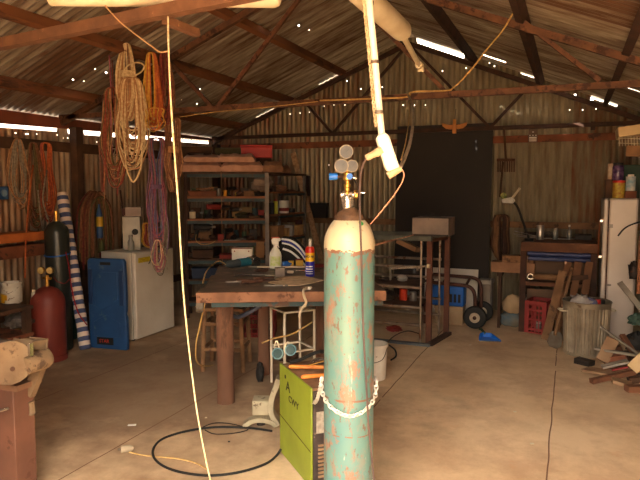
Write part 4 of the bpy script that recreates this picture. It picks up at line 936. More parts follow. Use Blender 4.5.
frame_stool('metal_stool', 'white painted tubular stool frame under the workbench behind the green welder', 'stool', lf((292 - 320) / FL * 4.98, 4.98), YAW + R(28), .27, .27, .655, mat('white_metal', (226, 216, 196), (204, 190, 168), 9, .5), .011, [.32, .648], False)
frame_stool('wooden_stool', 'rough wooden stool under the left end of the workbench', 'stool', lf((225 - 320) / FL * 5.5, 5.5), YAW + R(-4), .33, .3, .55, wood, .021, [.2, .43], True, 1.12)
cord('electric_cable', 'pale cable strung low across the legs under the workbench', [at(262, 343, f=4.75), at(275, 338, f=4.7), at(292, 334, f=4.7), at(312, 322, f=4.75)], .006, m_cord)
cord('electric_cable', 'blue grey cable bundle dangling under the front of the workbench', [at(261, 305, f=4.9), at(255, 309, f=4.9), at(248, 313, f=4.9), at(238, 317, f=4.95), at(232, 315, f=5.0)], .018, mat('slate_cable', (84, 90, 110), (62, 66, 84), 12, .7))
cord('electric_cable', 'thin cream cable hanging from the left corner of the workbench to the floor', [at(205, 303, f=4.4), at(200, 325, f=4.45), at(196, 345, f=4.5), at(197, 362, f=4.7), at(206, 366, f=5.1), at(213, 365, z=.008)], .006, m_cord)
def crate(name, label, c_, rz, w, d, h, m):
    t_ = thing(name, label, 'crate', c_, rz)
    MB().b2((-w / 2, -d / 2, 0), (w / 2, d / 2, .012)).build('base', m, t_)
    MB().b2((-w / 2, -d / 2, h - .035), (w / 2, -d / 2 + .012, h)).b2((-w / 2, d / 2 - .012, h - .035), (w / 2, d / 2, h)).b2((-w / 2, -d / 2 + .012, h - .035), (-w / 2 + .012, d / 2 - .012, h)).b2((w / 2 - .012, -d / 2 + .012, h - .035), (w / 2, d / 2 - .012, h)).build('rim', m, t_)
    for sx_ in (-1, 1):
        for sy_ in (-1, 1): MB().box((sx_ * (w / 2 - .016), sy_ * (d / 2 - .016), h / 2), (.034, .034, h - .01)).build('corner_post', m, t_)
    for sy_ in (-1, 1):
        mb = MB()
        for z_ in (.04, .14, .24): mb.box((0, sy_ * (d / 2 - .006), z_ * h / .33), (w, .008, .022))
        for k_ in range(5): mb.box((-w / 2 + w * (k_ + 1) / 6, sy_ * (d / 2 - .006), h / 2), (.012, .007, h - .03))
        mb.build('side_lattice', m, t_)
        mb = MB()
        for z_ in (.04, .14, .24): mb.box((sy_ * (w / 2 - .006), 0, z_ * h / .33), (.008, d, .022))
        for k_ in range(5): mb.box((sy_ * (w / 2 - .006), -d / 2 + d * (k_ + 1) / 6, h / 2), (.007, .012, h - .03))
        mb.build('side_lattice', m, t_)
    return t_
crate('milk_crate', 'red plastic crate on the floor under the far side of the workbench', lf((258 - 320) / FL * 6.75, 6.75), YAW, .38, .33, .33, crate_red)
lump('boot', 'black boot on the floor beside the middle log leg under the workbench', 'boot', at(260, 381, z=0), (.035, .06, .09), black, 47, .2, rz=.6)
lump('cloth_rag', 'brown rag on the floor behind the middle log leg', 'rag', lf((286 - 320) / FL * 5.7, 5.7), (.12, .1, .06), wooddk, 48, .3)

# ================================================================ GREEN WELDER
A_, B_ = at(280, 453, z=0), at(311, 491, z=0)
yv = (A_ - B_).normalized(); rzG = math.atan2(yv.y, yv.x) - math.pi / 2; lG = (A_ - B_).length; hG = .575; wG = .30
m_gn = mat('lime_green_paint', (140, 154, 46), (124, 138, 40), 5, .45, 0, .05, (120, 128, 50), .12, 16)
m_fr_ = mat('dark_front', (74, 64, 62), (50, 44, 42), 18, .5, .1, .1, (140, 120, 104), .25, 30)
tG = thing('welding_machine', 'lime green welding machine with a dark front, close behind the big blue cylinder', 'welding machine', B_, rzG)
MB().b2((.012, .012, .03), (wG - .012, lG - .012, hG - .03)).build('core', m_fr_, tG)
MB().b2((0, 0, .012), (.012, lG, hG)).build('side_panel', m_gn, tG, bevel=.004)
MB().b2((wG - .012, 0, .012), (wG, lG, hG)).build('side_panel', m_gn, tG, bevel=.004)
MB().b2((.012, .01, hG - .03), (wG - .012, lG, hG - .006)).build('top_panel', mat('dusty_top', (150, 112, 84), (116, 84, 62), 12, .9, 0, .4), tG, bevel=.004)
MB().b2((.014, -.004, .03), (wG - .014, .014, hG - .02)).build('front_panel', m_fr_, tG, bevel=.004)
MB().b2((.03, -.008, .32), (.085, -.003, .44)).build('rating_plate', mat('plate_grey', (178, 170, 156), (140, 132, 120), 40, .5), tG)
for i in range(9): MB().b2((.04, -.012, .07 + i * .022), (wG - .05, -.003, .08 + i * .022)).build('louvre', woodpale if 0 else mat('louvre_tan', (170, 140, 104), (130, 104, 78), 20, .6), tG)
MB().cyl((.2, -.004, .46), (.2, -.035, .46), .03).build('dial', black, tG)
MB().tube([(-.0015, 0.0, hG * .38), (-.0015, lG, hG * .44)], .002, 5).build('seam_line', rustdk, tG)
for x_ in (.04, wG - .04):
    for y_ in (.05, lG - .05): MB().cyl((x_, y_, 0), (x_, y_, .03), .02, n=12).build('foot', black, tG)
m_prt = mat('print_dark', (40, 40, 24), (34, 34, 20))
Ml = lambda y_, z_: Matrix.Translation((-.0012, y_, z_)) @ Matrix.Rotation(R(-90), 4, 'Z') @ Matrix.Rotation(R(90), 4, 'X')
writing('A', .085, m_prt, tG, Ml(lG * .70, .47), wide=1.25)
writing('CWY', .055, m_prt, tG, Ml(lG * .52, .405), wide=1.3)
MB().cyl((-.002, lG * .79, .52), (.0, lG * .79, .52), .012, n=12).build('print_dot', m_prt, tG)
def GT(u, v, z): return at(u, v, z=z)
m_hw = mat('orange_handle', (226, 140, 56), (200, 116, 44), 12, .5)
for (u0, v0, u1, v1, z_, lab) in ((289, 366.5, 331, 367.5, .592, 'orange wooden hammer handle lying furthest back on the green welder'), (301, 377, 333, 374.5, .592, 'orange wooden hammer handle nearest the front edge of the green welder')):
    p_, q_ = GT(u0, v0, z_), GT(u1, v1, z_); d_ = (q_ - p_).normalized()
    t = thing('hammer', lab, 'hammer', p_, 0)
    MB().tube([p_, p_ + d_ * .015, p_ + d_ * .1, q_], [.008, .013, .012, .011], 12).build('handle', m_hw, t, W=True)
    MB().beam(q_ + Vector((-.01, -.05, 0)), q_ + Vector((.01, .05, 0)), .03, .028).build('head', grimy, t, W=True)
# welding goggles at the far corner
p_ = GT(284, 361, hG)
t = thing('welding_goggles', 'pair of grey blue welding goggles on the far corner of the green welder', 'goggles', (p_.x, p_.y, hG), YAW)
m_gg = mat('goggle_teal', (110, 150, 158), (84, 118, 128), 9, .35)
for dx_, dz_, tl in ((-.035, .012, -.5), (.04, .035, .45)):
    M_ = Matrix.Translation((dx_, 0, .035 + dz_)) @ Matrix.Rotation(tl, 4, 'Y') @ Matrix.Rotation(R(70), 4, 'X')
    g = MB(); g.T = M_; g.lathe([(.022, -.035), (.032, -.03), (.036, .0), (.036, .022), (.031, .024), (.029, .018)], n=22); g = g.build('eye_cup', m_gg, t)
    g2 = MB(); g2.T = M_; g2.cyl((0, 0, .012), (0, 0, .019), .029); g2.build('lens', mat('lens_dark', (60, 84, 86), (40, 60, 62), 5, .15), g)
MB().tube(catmull([(-.06, 0, .09), (-.045, .0, .13), (-.02, 0, .06), (0, 0, .05), (.01, 0, .1), (.03, 0, .12), (.06, 0, .06)], 5), .004, 6).build('strap', creamp, t)
cord('electrode_cable', 'black cable and gloves heaped across the top of the green welder', [GT(290, 362, .60), GT(300, 360, .605), GT(308, 356, .62), GT(318, 352, .66), GT(326, 352, .64), GT(333, 356, .61)], .012, black, 'cable')
coil('wire_coil', 'tangle of bright wire on the back of the green welder', Vector((GT(320, 362, .59).x, GT(320, 362, .59).y, .585)), .05, 3, .004, chrome, 'wire', seed=9)
cord('welding_rod', 'thin coppery welding rod lying on the green welder', [GT(296, 369, .585) + Vector((0, .03, .0)), GT(310, 365, .605), GT(330, 359, .64)], .0035, brass, 'rod')
cord('electric_cable', 'brown cable trailing over the back edge of the green welder', [GT(292, 364, .588), GT(300, 367, .59), GT(312, 364, .6), GT(325, 361, .6)], .006, rust, 'cable')
cord('welding_cable', 'thick black cable running from the green welder in a wide loop on the floor',
     [at(281, 449, z=.05), at(276, 456, z=.015), at(265, 464, z=.012), at(240, 472, z=.012), at(210, 475.5, z=.012), at(180, 472, z=.012), at(160, 464, z=.012), at(152.5, 453, z=.012), at(158, 442, z=.012), at(172, 435, z=.012), at(195, 429.5, z=.012), at(220, 427, z=.012), at(250, 428, z=.012), at(272, 431, z=.014)], .0075, black, 'cable', 6, 8)
cord('electric_cable', 'thin grey cable crossing the floor inside the black cable loop', [at(203, 427, z=.008), at(215, 423, z=.008), at(232, 424, z=.008), at(248, 429, z=.02), at(235, 433, z=.008), at(215, 434, z=.008), at(205, 430, z=.008)], .004, grimy, 'cable')
cord('extension_cord', 'thin pale extension cord running from the plug on the floor into the black loop', [at(129, 452, z=.02), at(142, 455, z=.006), at(160, 457, z=.006), at(180, 459, z=.006), at(198, 464, z=.006), at(208, 470, z=.006)], .0045, m_cord, 'cord')
p_ = at(127, 452, z=0)
t = thing('power_plug', 'grey beige power plug lying on the floor left of the black cable loop', 'plug', p_, YAW + .3)
MB().tube([(-.035, 0, .022), (.02, 0, .022), (.04, 0, .02)], [.024, .022, .01], 12).build('plug_body', mat('plug_beige', (190, 172, 144)), t)
for y_ in (-.008, .008): MB().box((-.045, y_, .022), (.02, .003, .006)).build('pin', chrome, t)
# grey bench grinder lying behind the welder
p_ = at(262, 426, z=0)
m_dr = mat('drab_paint', (176, 166, 140), (146, 136, 112), 7, .6, 0, .1, (100, 84, 66), .3, 14)
t = thing('machine_guard', 'drab grey machine part with a curved arm on the floor left of the green welder', 'machine part', p_, YAW)
MB().b2((-.065, -.03, .085), (.05, .09, .19)).build('housing', m_dr, t, bevel=.008)
mb = MB(); pts = catmull([Vector((.115, 0, .02)), Vector((.07, 0, .1)), Vector((.07, 0, .2)), Vector((.105, 0, .3)), Vector((.12, 0, .345))], 5)
for i in range(len(pts) - 1): mb.beam(pts[i], pts[i + 1] + (pts[i + 1] - pts[i]) * .1, .1, .035, up=(1, 0, 0))
mb.build('curved_arm', m_dr, t)
mb = MB(); pts = catmull([Vector((-.12, -.02, .015)), Vector((-.07, -.02, .05)), Vector((.0, -.02, .062)), Vector((.07, -.02, .045)), Vector((.1, -.02, .02))], 5)
for i in range(len(pts) - 1): mb.beam(pts[i], pts[i + 1], .08, .03)
mb.build('foot', m_dr, t)
MB().cyl((-.01, .03, .0), (-.01, .03, .09), .03).build('stem', grimy, t)
MB().cyl((.105, -.04, .31), (.105, .04, .31), .012).build('pivot_bolt', black, t)

# ================================================================ THE BIG CYLINDER
fC = 2.74; cC = lf((349.5 - 320) / FL * fC, fC); rB = .1155; hB = 1.50
m_bl = bpy.data.materials.new('scuffed_teal_paint'); m_bl.use_nodes = True; nt = m_bl.node_tree; bs = nt.nodes['Principled BSDF']; L = nt.links; N = nt.nodes.new
tc = N('ShaderNodeTexCoord')
c = ramp(noise(5, 4, .5), .3, .7, (74, 120, 124), (98, 132, 122))
c = mixc(ramp(noise(4.5, 9, .78, (2, 5, 1), (1, 1, .55)), .54, .6, (0, 0, 0), (185, 185, 185)), c, (134, 116, 104))
c = mixc(ramp(noise(11, 8, .75, (8, 1, 4), (1, 1, .5)), .55, .585, (0, 0, 0), (215, 215, 215)), c, (146, 92, 66))
c = mixc(ramp(noise(20, 9, .85, (1, 3, 7), (1.3, 1.3, .3)), .56, .585, (0, 0, 0), (210, 210, 210)), c, (132, 94, 74))
c = mixc(ramp(noise(38, 5, .7, (3, 3, 4), (1, 1, .4)), .6, .63, (0, 0, 0), (230, 230, 230)), c, (104, 66, 48))
c = mixc(ramp(noise(16, 6, .7, (6, 3, 9), (1.6, 1.6, .25)), .64, .68, (0, 0, 0), (160, 160, 160)), c, (214, 218, 206))
sx = N('ShaderNodeSeparateXYZ'); L.new(tc.outputs['Object'], sx.inputs[0])
zz = mth('ADD', sx.outputs[2], mth('MULTIPLY', mth('SUBTRACT', noise(9, 6, .6, (5, 5, 5)), .5), .07))
cr_ = mixc(ramp(noise(26, 6, .7, (9, 9, 1)), .62, .66, (0, 0, 0), (190, 190, 190)), ramp(noise(4, 3), .3, .7, (206, 196, 168), (188, 176, 146)), (140, 104, 74))
c = mixc(mth('GREATER_THAN', zz, 1.368), c, cr_)
for z0, ww in ((1.365, .010), (.70, .0045), (.535, .003)):
    d = mth('LESS_THAN', mth('ABSOLUTE', mth('SUBTRACT', zz if z0 > 1 else mth('ADD', sx.outputs[2], mth('MULTIPLY', mth('SUBTRACT', noise(6, 3, .5, (1, 1, 5)), .5), .02)), z0)), ww)
    c = mixc(mth('MULTIPLY', d, mth('GREATER_THAN', noise(24, 5, .6, (4, 4, 4)), .46)), c, (118, 84, 66))
L.new(c, bs.inputs['Base Color']); bs.inputs['Roughness'].default_value = .38
bp = N('ShaderNodeBump'); bp.inputs['Strength'].default_value = .15; bp.inputs['Distance'].default_value = .004; L.new(noise(30, 6, .7), bp.inputs['Height']); L.new(bp.outputs[0], bs.inputs['Normal'])
tC = thing('gas_cylinder', 'tall scuffed teal gas cylinder with a cream shoulder, standing in the foreground with gauges on top', 'gas cylinder', cC, 0)
tC['label'] = 'tall scuffed teal gas cylinder with cream shoulder, nearest the camera, gauges on top'
pr = [(rB * .95, 0), (rB, .015)] + [(rB, z_) for z_ in (.3, .6, .9, 1.2, 1.39)] + [(rB * math.cos(a_), 1.39 + .145 * math.sin(a_)) for a_ in [math.pi / 2 * i / 12 for i in range(1, 10)]] + [(.038, 1.531)]
MB().lathe(pr, n=64).build('cylinder_body', m_bl, tC)
m_nk = mat('neck_rust', (112, 84, 62), (72, 52, 40), 30, .7, .3, .4)
MB().lathe([(.070, 1.50), (.068, 1.52), (.056, 1.538), (.036, 1.552), (.03, 1.562)], n=28).build('neck_ring', m_nk, tC)
def CL(u, v, f_=fC): p_ = at(u, v, f=f_); return p_ - cC
MB().lathe([(.026, 1.555), (.03, 1.565), (.03, 1.61), (.022, 1.622)], (CL(345, 200).x * .4, CL(345, 200).y * .4, 0), 20).build('valve_body', chrome, tC)
x0 = CL(346, 190); ax = Vector((x0.x * .6, x0.y * .6, 0))
tR = thing('gas_regulator', 'brass gas regulator with round gauges screwed on top of the big teal cylinder', 'regulator', (cC.x + ax.x, cC.y + ax.y, 1.62), YAW)
MB().tube([(-.03, 0, .0), (.03, 0, 0)], .015, 14).build('inlet', chrome, tR)
MB().tube([(.03, 0, 0), (.045, 0, 0)], .02, 6).build('inlet_nut', brass, tR)
MB().lathe([(.014, -.01), (.016, .01), (.011, .016), (.011, .03), (.016, .034), (.016, .045), (.010, .05), (.010, .062), (.02, .068), (.021, .098), (.012, .104), (.012, .13)], n=18).build('brass_body', brass, tR)
MB().cyl((.008, -.02, .082), (.008, -.026, .082), .014).build('blue_badge', blueb, tR)
MB().tube([(.02, 0, .075), (.035, -.005, .075), (.042, -.005, .072)], [.01, .009, .006], 10).build('outlet', chrome, tR)
MB().tube([(-.02, 0, .082), (-.045, 0, .082)], .005, 8).build('spindle', rust, tR)
MB().tube([(-.045, 0, .082), (-.083, .0, .082)], [.015, .016], 12).build('blue_knob', blueb, tR)
for dx_, dz_, r_, dy_, nm in ((-.006, .192, .032, .012, 'gauge'), (-.028, .128, .032, -.012, 'gauge'), (.02, .128, .028, -.004, 'gauge')):
    g = MB().tube([(dx_, dy_ - .012, dz_), (dx_, dy_ + .014, dz_)], [r_, r_ * .96], 26).build(nm, mat('gauge_case', (120, 106, 84), (84, 72, 58), 20, .35, .6), tR)
    MB().cyl((dx_, dy_ - .0125, dz_), (dx_, dy_ - .0145, dz_), r_ * .86, n=24).build('gauge_face', mat('gauge_dial', (60, 52, 40), (48, 42, 32), 40, .3), g)
    MB().beam((dx_, dy_ - .0152, dz_), (dx_ + r_ * .45, dy_ - .0152, dz_ + r_ * .45), .003, .001).build('needle', black, g)
cord('electric_cable', 'thin bright wire hooked round the neck of the big teal cylinder', [cC + Vector((ax.x, ax.y, 0)) + Vector((0, 0, 1.605)) + lf(.03, -.0) * 1, at(356, 193, f=2.66), at(365, 193, f=2.64)], .0028, chrome, 'wire', 4)
cord('gas_hose', 'thin dark hose dropping from the regulator outlet beside the gauges', [at(352, 178, f=2.72), at(357, 184, f=2.7), at(359, 195, f=2.68)], .004, grimy, 'hose', 5)
MB().box((CL(364, 226).x * 0 + 0, 0, 0), (.001, .001, .001)) 
pg = at(364, 226, f=2.66) - cC; pg = Vector((pg.x, pg.y, 0)); aG = math.atan2(pg.y, pg.x)
mb = MB(); el = R(46); nrm = Vector((math.cos(aG) * math.cos(el), math.sin(aG) * math.cos(el), math.sin(el))); ce = Vector((math.cos(aG) * rB * math.cos(el), math.sin(aG) * rB * math.cos(el), 1.39 + .145 * math.sin(el)))
mb.cyl(ce - nrm * .002, ce + nrm * .002, .012, n=16); mb.build('green_sticker', mat('sticker_green', (40, 180, 90)), tC)

# chain around the big cylinder
def chainmesh(pts, link, r):
    mb = MB(); L_ = []; acc = 0
    P = [Vector(p) for p in pts]; d = [0]
    for i in range(1, len(P)): d.append(d[-1] + (P[i] - P[i - 1]).length)
    n = int(d[-1] / link)
    for k_ in range(n):
        s_ = (k_ + .5) / n * d[-1]; i = max(j for j in range(len(d)) if d[j] <= s_); i = min(i, len(P) - 2)
        t_ = (s_ - d[i]) / max(1e-6, d[i + 1] - d[i]); c_ = P[i].lerp(P[i + 1], t_); tn = (P[i + 1] - P[i]).normalized()
        u_ = Vector((0, 0, 1)); s1 = tn.cross(u_).normalized(); u1 = s1.cross(tn)
        w_ = (u1 * .9 + s1 * .45 if k_ % 2 else u1 * -.3 + s1 * .9).normalized()
        mb.tube([c_ + tn * math.cos(a_) * link * .72 + w_ * math.sin(a_) * link * .42 for a_ in [2 * math.pi * q / 10 for q in range(10)]], r, 5, closed=True)
    return mb
pts = []
aF = math.atan2(-cy, sy)  # bearing from the cylinder towards the camera
for i in range(25):
    k_ = -1.75 + 3.1 * i / 24; ang = aF + k_; rr = rB + .012
    z_ = .64 + .085 * (abs(k_ + .0) / 1.4) ** 1.6
    pts.append(cC + Vector((math.cos(ang) * rr, math.sin(ang) * rr, z_)))
end = B_ + Vector((math.cos(rzG) * .03, math.sin(rzG) * .03, .5)) + Vector((0, -.03, 0))
pts = [end] + [end.lerp(pts[0], .5) + Vector((0, 0, -.035))] + pts
back = [cC + Vector((math.cos(aF + k_) * (rB + .012), math.sin(aF + k_) * (rB + .012), .76)) for k_ in (1.6, 2.0, 2.4, 2.9)]
tag(chainmesh(catmull(pts + back, 3), .019, .0036).build('chain', mat('bright_chain', (236, 232, 224), (206, 200, 190), 20, .35, .4)), 'bright steel chain slung round the middle of the big teal cylinder', 'chain')

# ================================================================ HANGING POWER LEAD
fP = 2.42
top = at(368, -6, f=2.36); 
t = thing('hanging_conduit', 'white plastic conduit hanging from the roof with a white socket box at its end', 'power outlet', (top.x, top.y, 2.0))
P = catmull([at(368, -22, f=2.35), at(370, 10, f=2.36), at(374, 50, f=2.38), at(378, 95, f=2.4), at(382, 137, f=fP)], 6)
m_cd = mat('conduit_white', (246, 242, 230), (236, 230, 214), 6, .4)
MB().tube(P, .0135, 14).build('conduit', m_cd, t, W=True)
sp_ = []
for i, p_ in enumerate(P[:-2]):
    sp_.append(p_ + lf(-.021, -.004) + Vector((0, 0, 0)))
MB_ = chainmesh(catmull(sp_, 2), .012, .0022); MB_.build('support_chain', mat('chain_tan', (220, 200, 168), (180, 156, 120), 30, .5), t, W=True)
for v_ in (3, 62, 112):
    c_ = at(369.3 + v_ * .088, v_, f=2.385); MB().tube([c_ + Vector((0, 0, -.006)), c_ + Vector((0, 0, .006))], .017, 12).build('cable_tie', grey, t, W=True)
a, b = at(381, 134, f=fP), at(393, 170, f=fP); d_ = (b - a); s_ = Vector((cy, sy, 0)); nrm = d_.cross(s_).normalized(); s2 = nrm.cross(d_.normalized())
M_ = Matrix((s2, nrm, d_.normalized())).transposed().to_4x4()
mb = MB(); ld = d_.length; mb.T = Matrix.Translation(a - t.location) @ M_
mb.prism([(-.026, .012), (-.012, 0), (.016, 0), (.026, .02), (.026, ld), (-.022, ld), (-.028, ld - .02)], .04); mb.build('socket_box', m_cd, t, bevel=.005)
a1, b1 = at(382, 150, f=fP - .01), at(366, 158, f=fP - .01); dd_ = (b1 - a1).normalized()
MB().tube([a1, a1 + dd_ * .025, a1 + dd_ * .03, b1], [.017, .017, .014, .0125], 14).build('plug', mat('plug_cream', (214, 184, 150), (190, 158, 124)), t, W=True)
a2, b2_ = at(388, 176, f=fP - .01), at(401, 168, f=fP - .01)
MB().tube([a2, b2_], [.015, .013], 14).build('plug', mat('plug_cream', (214, 184, 150)), t, W=True)
cord('electric_cable', 'brown grey cable falling from the cream plug down the front of the big cylinder',
     [b1, at(362.5, 166, f=2.43), at(360, 182, f=2.47), at(360, 215, f=2.54), at(361.5, 260, f=2.585), at(363, 320, f=2.59), at(366, 380, f=2.585), at(369, 430, f=2.585), at(374, 480, f=2.59), at(377, 520, f=2.6), Vector((at(380, 560, z=.01).x, at(380, 560, z=.01).y, .01))], .0045, mat('cable_brown', (84, 66, 62), (62, 48, 48), 12, .5), 'cable', 8, 8)
cord('electric_cable', 'grey cable arching from the roof truss down to the lower plug of the hanging socket', [at(408, 95, f=5.25), at(412, 104, f=4.6), at(413, 120, f=3.9), at(410.5, 140, f=3.2), at(405.5, 156, f=2.7), at(400, 168, f=fP)], .0085, mat('cable_grey', (170, 156, 136), (140, 124, 104), 12, .5), 'cable', 8, 8)
cord('electric_cable', 'thin cable hanging inside the grey arching cable beside the hanging socket', [at(410, 95, f=5.2), at(409, 118, f=4.2), at(406, 140, f=3.3), at(401, 160, f=2.5)], .003, m_cord, 'cable')
cord('wire', 'thin pinkish wire running from the hanging socket to the cylinder shoulder', [at(401, 168, f=fP), at(404, 175, f=2.43), at(400, 186, f=2.46), at(388, 203, f=2.56), at(370.5, 224, f=2.735)], .0025, mat('pink_wire', (230, 170, 140)), 'wire')
cord('wire', 'pinkish wire stretched from behind the big cylinder to the steel rack', [at(372, 246, f=2.85), at(382, 243, f=3.6), at(394, 240, f=4.6), at(406, 237, f=5.8), at(413, 235, f=6.2)], .005, mat('pink_wire', (230, 170, 140)), 'wire')

# ================================================================ BEHIND THE CYLINDER, RIGHT
p_ = lf((375.5 - 320) / FL * 5.15, 5.15)
t = thing('bucket', 'white plastic bucket on the floor half hidden by the big cylinder', 'bucket', p_)
MB().lathe([(.095, 0), (.1, .005), (.112, .29), (.118, .29), (.118, .31), (.108, .31), (.096, .02), (0, .02)], n=30).build('bucket_body', mat('grubby_white', (240, 234, 222), (224, 214, 198), 9, .5, 0, 0, (150, 120, 90), .2, 14), t)
MB().tube(catmull([(.115, 0, .28), (.1, -.1, .2), (0, -.135, .17), (-.1, -.1, .2), (-.115, 0, .28)], 6), .003, 5).build('handle', grimy, t)
cord('electric_cable', 'brown cable loop on the floor between the bucket and the steel rack', [at(384, 352, z=.01), at(388, 342, z=.05), at(396, 335, z=.08), at(408, 331, z=.06), at(420, 334, z=.01)], .006, wooddk, 'cable')
cord('electric_cable', 'black cable lying on the floor right of the white bucket', [at(389, 345, z=.01), at(395, 350, z=.01), at(396, 356, z=.01), at(391, 360, z=.01)], .008, black, 'cable')
# steel rack
RX, RY, RX0, RY2 = -1.43, 6.23, -2.35, 6.80
t = thing('steel_rack', 'open rack of steel pipes and rusty posts standing right of the big cylinder', 'rack', ((RX + RX0) / 2, 6.5, 0))
m_pipe = mat('worn_pipe', (168, 152, 136), (128, 110, 96), 10, .4, .6, .1, (110, 72, 50), .35)
m_post = mat('brown_post', (112, 66, 46), (84, 50, 36), 5, .75, .1, .2)
ztop = 1.10
def pst(u, v, v1, w_, m_, nm, z_=None, rd=False):
    p_ = at(u, v, z=0); zt = z_ or at(u, v1, Y=p_.y).z
    if rd: MB().tube([(p_.x, p_.y, 0), (p_.x, p_.y, zt)], w_, 12).build(nm, m_, t, W=True)
    else: MB().b2((p_.x - w_ / 2, p_.y - w_ / 2, 0), (p_.x + w_ / 2, p_.y + w_ / 2, zt)).build(nm, m_, t, W=True)
    return p_
a = pst(420, 344, 241, .013, m_pipe, 'pipe_post', ztop, True); b = pst(428.5, 343.5, 240, .055, m_post, 'post', ztop)
c_ = pst(438.5, 333.5, 241, .013, m_pipe, 'pipe_post', ztop, True); d_ = pst(446, 334.5, 220, .055, m_post, 'post', 1.13)
for y_ in (a.y, c_.y): MB().b2((RX0 - .03, y_ - .025, 0), (RX0 + .02, y_ + .025, ztop)).build('post', m_post, t, W=True)
for z_ in (.20, .39, .60, .82): MB().tube([(RX0, a.y, z_), (a.x, a.y, z_)], .017, 12).build('rail', m_pipe, t, W=True)
for z_ in (.22, .40, .64, .85): MB().tube([(RX0, c_.y, z_), (c_.x + .02, c_.y, z_)], .015, 12).build('rail', m_pipe, t, W=True)
MB().b2((RX0, a.y - .03, ztop), (b.x + .03, a.y + .03, ztop + .05)).build('top_beam', mat('green_grey_beam', (96, 98, 88), (72, 72, 64), 7, .6, .2), t, W=True)
MB().b2((RX0, c_.y - .03, ztop), (d_.x + .03, c_.y + .03, ztop + .05)).build('top_beam', MATS['green_grey_beam'], t, W=True)
MB().b2((RX0, a.y - .09, 0), (b.x + .04, a.y - .035, .025)).build('base_bar', mat('slate_bar', (104, 112, 118), (80, 84, 90), 7, .5, .3), t, W=True)
MB().beam((b.x + .035, a.y - .05, .02), (d_.x + .035, d_.y, .02), .06, .035).build('base_bar', rustdk, t, W=True)
MB().beam((b.x, a.y, ztop + .0), (d_.x, d_.y, ztop + .0), .03, .03).build('side_beam', m_post, t, W=True)
p_ = at(430.5, 238, Y=a.y)
t = thing('steel_box', 'grey sheet steel box on top of the steel rack', 'box', (p_.x, a.y + .05, ztop + .052), 0)
m_sb = mat('box_steel', (142, 124, 112), (112, 98, 90), 5, .5, .3, .1, (96, 74, 58), .3, 4)
MB().b2((-.19, -.08, 0), (.19, .3, .19)).build('box_body', m_sb, t, bevel=.004)
MB().b2((-.192, -.082, .0), (.192, -.078, .02)).build('bottom_lip', grimy, t)
y_ = a.y - .03
t = thing('bar_clamp', 'bright steel bar clamp resting across the rails of the steel rack', 'clamp', (at(408, 268, Y=y_).x, y_, .8))
p0, p1 = at(391, 268.5, Y=y_), at(427, 266, Y=y_)
MB().beam(p0, p1, .012, .022).build('bar', chrome, t, W=True)
MB().beam(p0, at(390.5, 280, Y=y_), .02, .018, up=(1, 0, 0)).build('jaw', chrome, t, W=True)
MB().beam(at(417, 267.5, Y=y_), at(417.5, 271, Y=y_), .02, .022, up=(1, 0, 0)).build('jaw', chrome, t, W=True)
MB().tube([p1, p1 + Vector((.03, 0, 0))], .022, 12).build('knob', creamp, t, W=True)
tag(MB().beam(at(399, 241, Y=6.4), at(418, 250, Y=6.3), .05, .09, up=(0, 1, 0)).build('timber_offcut', wood), 'short brown board slanting behind the posts at the top of the steel rack', 'board')
lump('enamel_bowl', 'grey white crushed enamel bowl lying on the steel rack', 'bowl', Vector((at(402, 294, Y=6.5).x, 6.5, .62)), (.06, .05, .04), mat('enamel_grey', (190, 180, 168)), 51, .2)
for z_ in (.605, .385): tag(MB().b2((RX0 + .03, RY + .03, z_), (RX - .03, c_.y - .03, z_ + .012)).build('loose_shelf', mat('shelf_brown', (100, 74, 56), (76, 54, 42), 6, .8)), 'loose brown board lying across the %s rails of the steel rack' % ('upper' if z_ > .5 else 'lower'), 'board')
coil('wire_coil', 'dark wire coil on the steel rack left of the enamel bowl', Vector((at(385, 300, Y=6.5).x, 6.5, .62)), .06, 3, .006, grimy, 'wire', seed=12)
t = tin('fuel_bottle', 'orange red bottle standing on the lower board of the steel rack', 'bottle', Vector((at(403, 312, Y=6.55).x, 6.55, .399)), .045, .15, mat('fuel_orange', (216, 64, 30), (190, 50, 24)), lid=.02, lidm=creamp)
tin('small_tin', 'grey tin right of the orange red bottle in the steel rack', 'tin', Vector((at(413, 312, Y=6.55).x, 6.55, .399)), .04, .1, grey)
lump('engine_part', 'grimy engine part left of the orange red bottle in the steel rack', 'engine part', Vector((at(388, 312, Y=6.5).x, 6.5, .399)), (.1, .09, .06), grimy, 52, .35)
lump('red_rag', 'dull red rag on the floor under the steel rack', 'rag', at(394, 331, z=0), (.09, .07, .035), dred, 53, .3)

# black steel sheet against the gable wall
x0, x1 = at(398, 126, Y=8.3).x, at(493.5, 123, Y=8.3).x
mb = MB(); mb.add([(x0, 8.16, 0.02), (x1, 8.16, 0.02), (x1, 8.285, 2.5), (x0, 8.285, 2.5), (x0, 8.15, 0.02), (x1, 8.15, 0.02), (x1, 8.275, 2.5), (x0, 8.275, 2.5)], [(0, 3, 2, 1), (4, 5, 6, 7), (0, 4, 7, 3), (1, 2, 6, 5), (3, 7, 6, 2), (0, 1, 5, 4)])
tag(mb.build('steel_sheet', mat('blackened_sheet', (38, 29, 24), (30, 23, 20), 2, .7, .0, .05, (54, 44, 38), .25, 3)), 'large blackened steel sheet leaning against the gable wall', 'steel sheet')
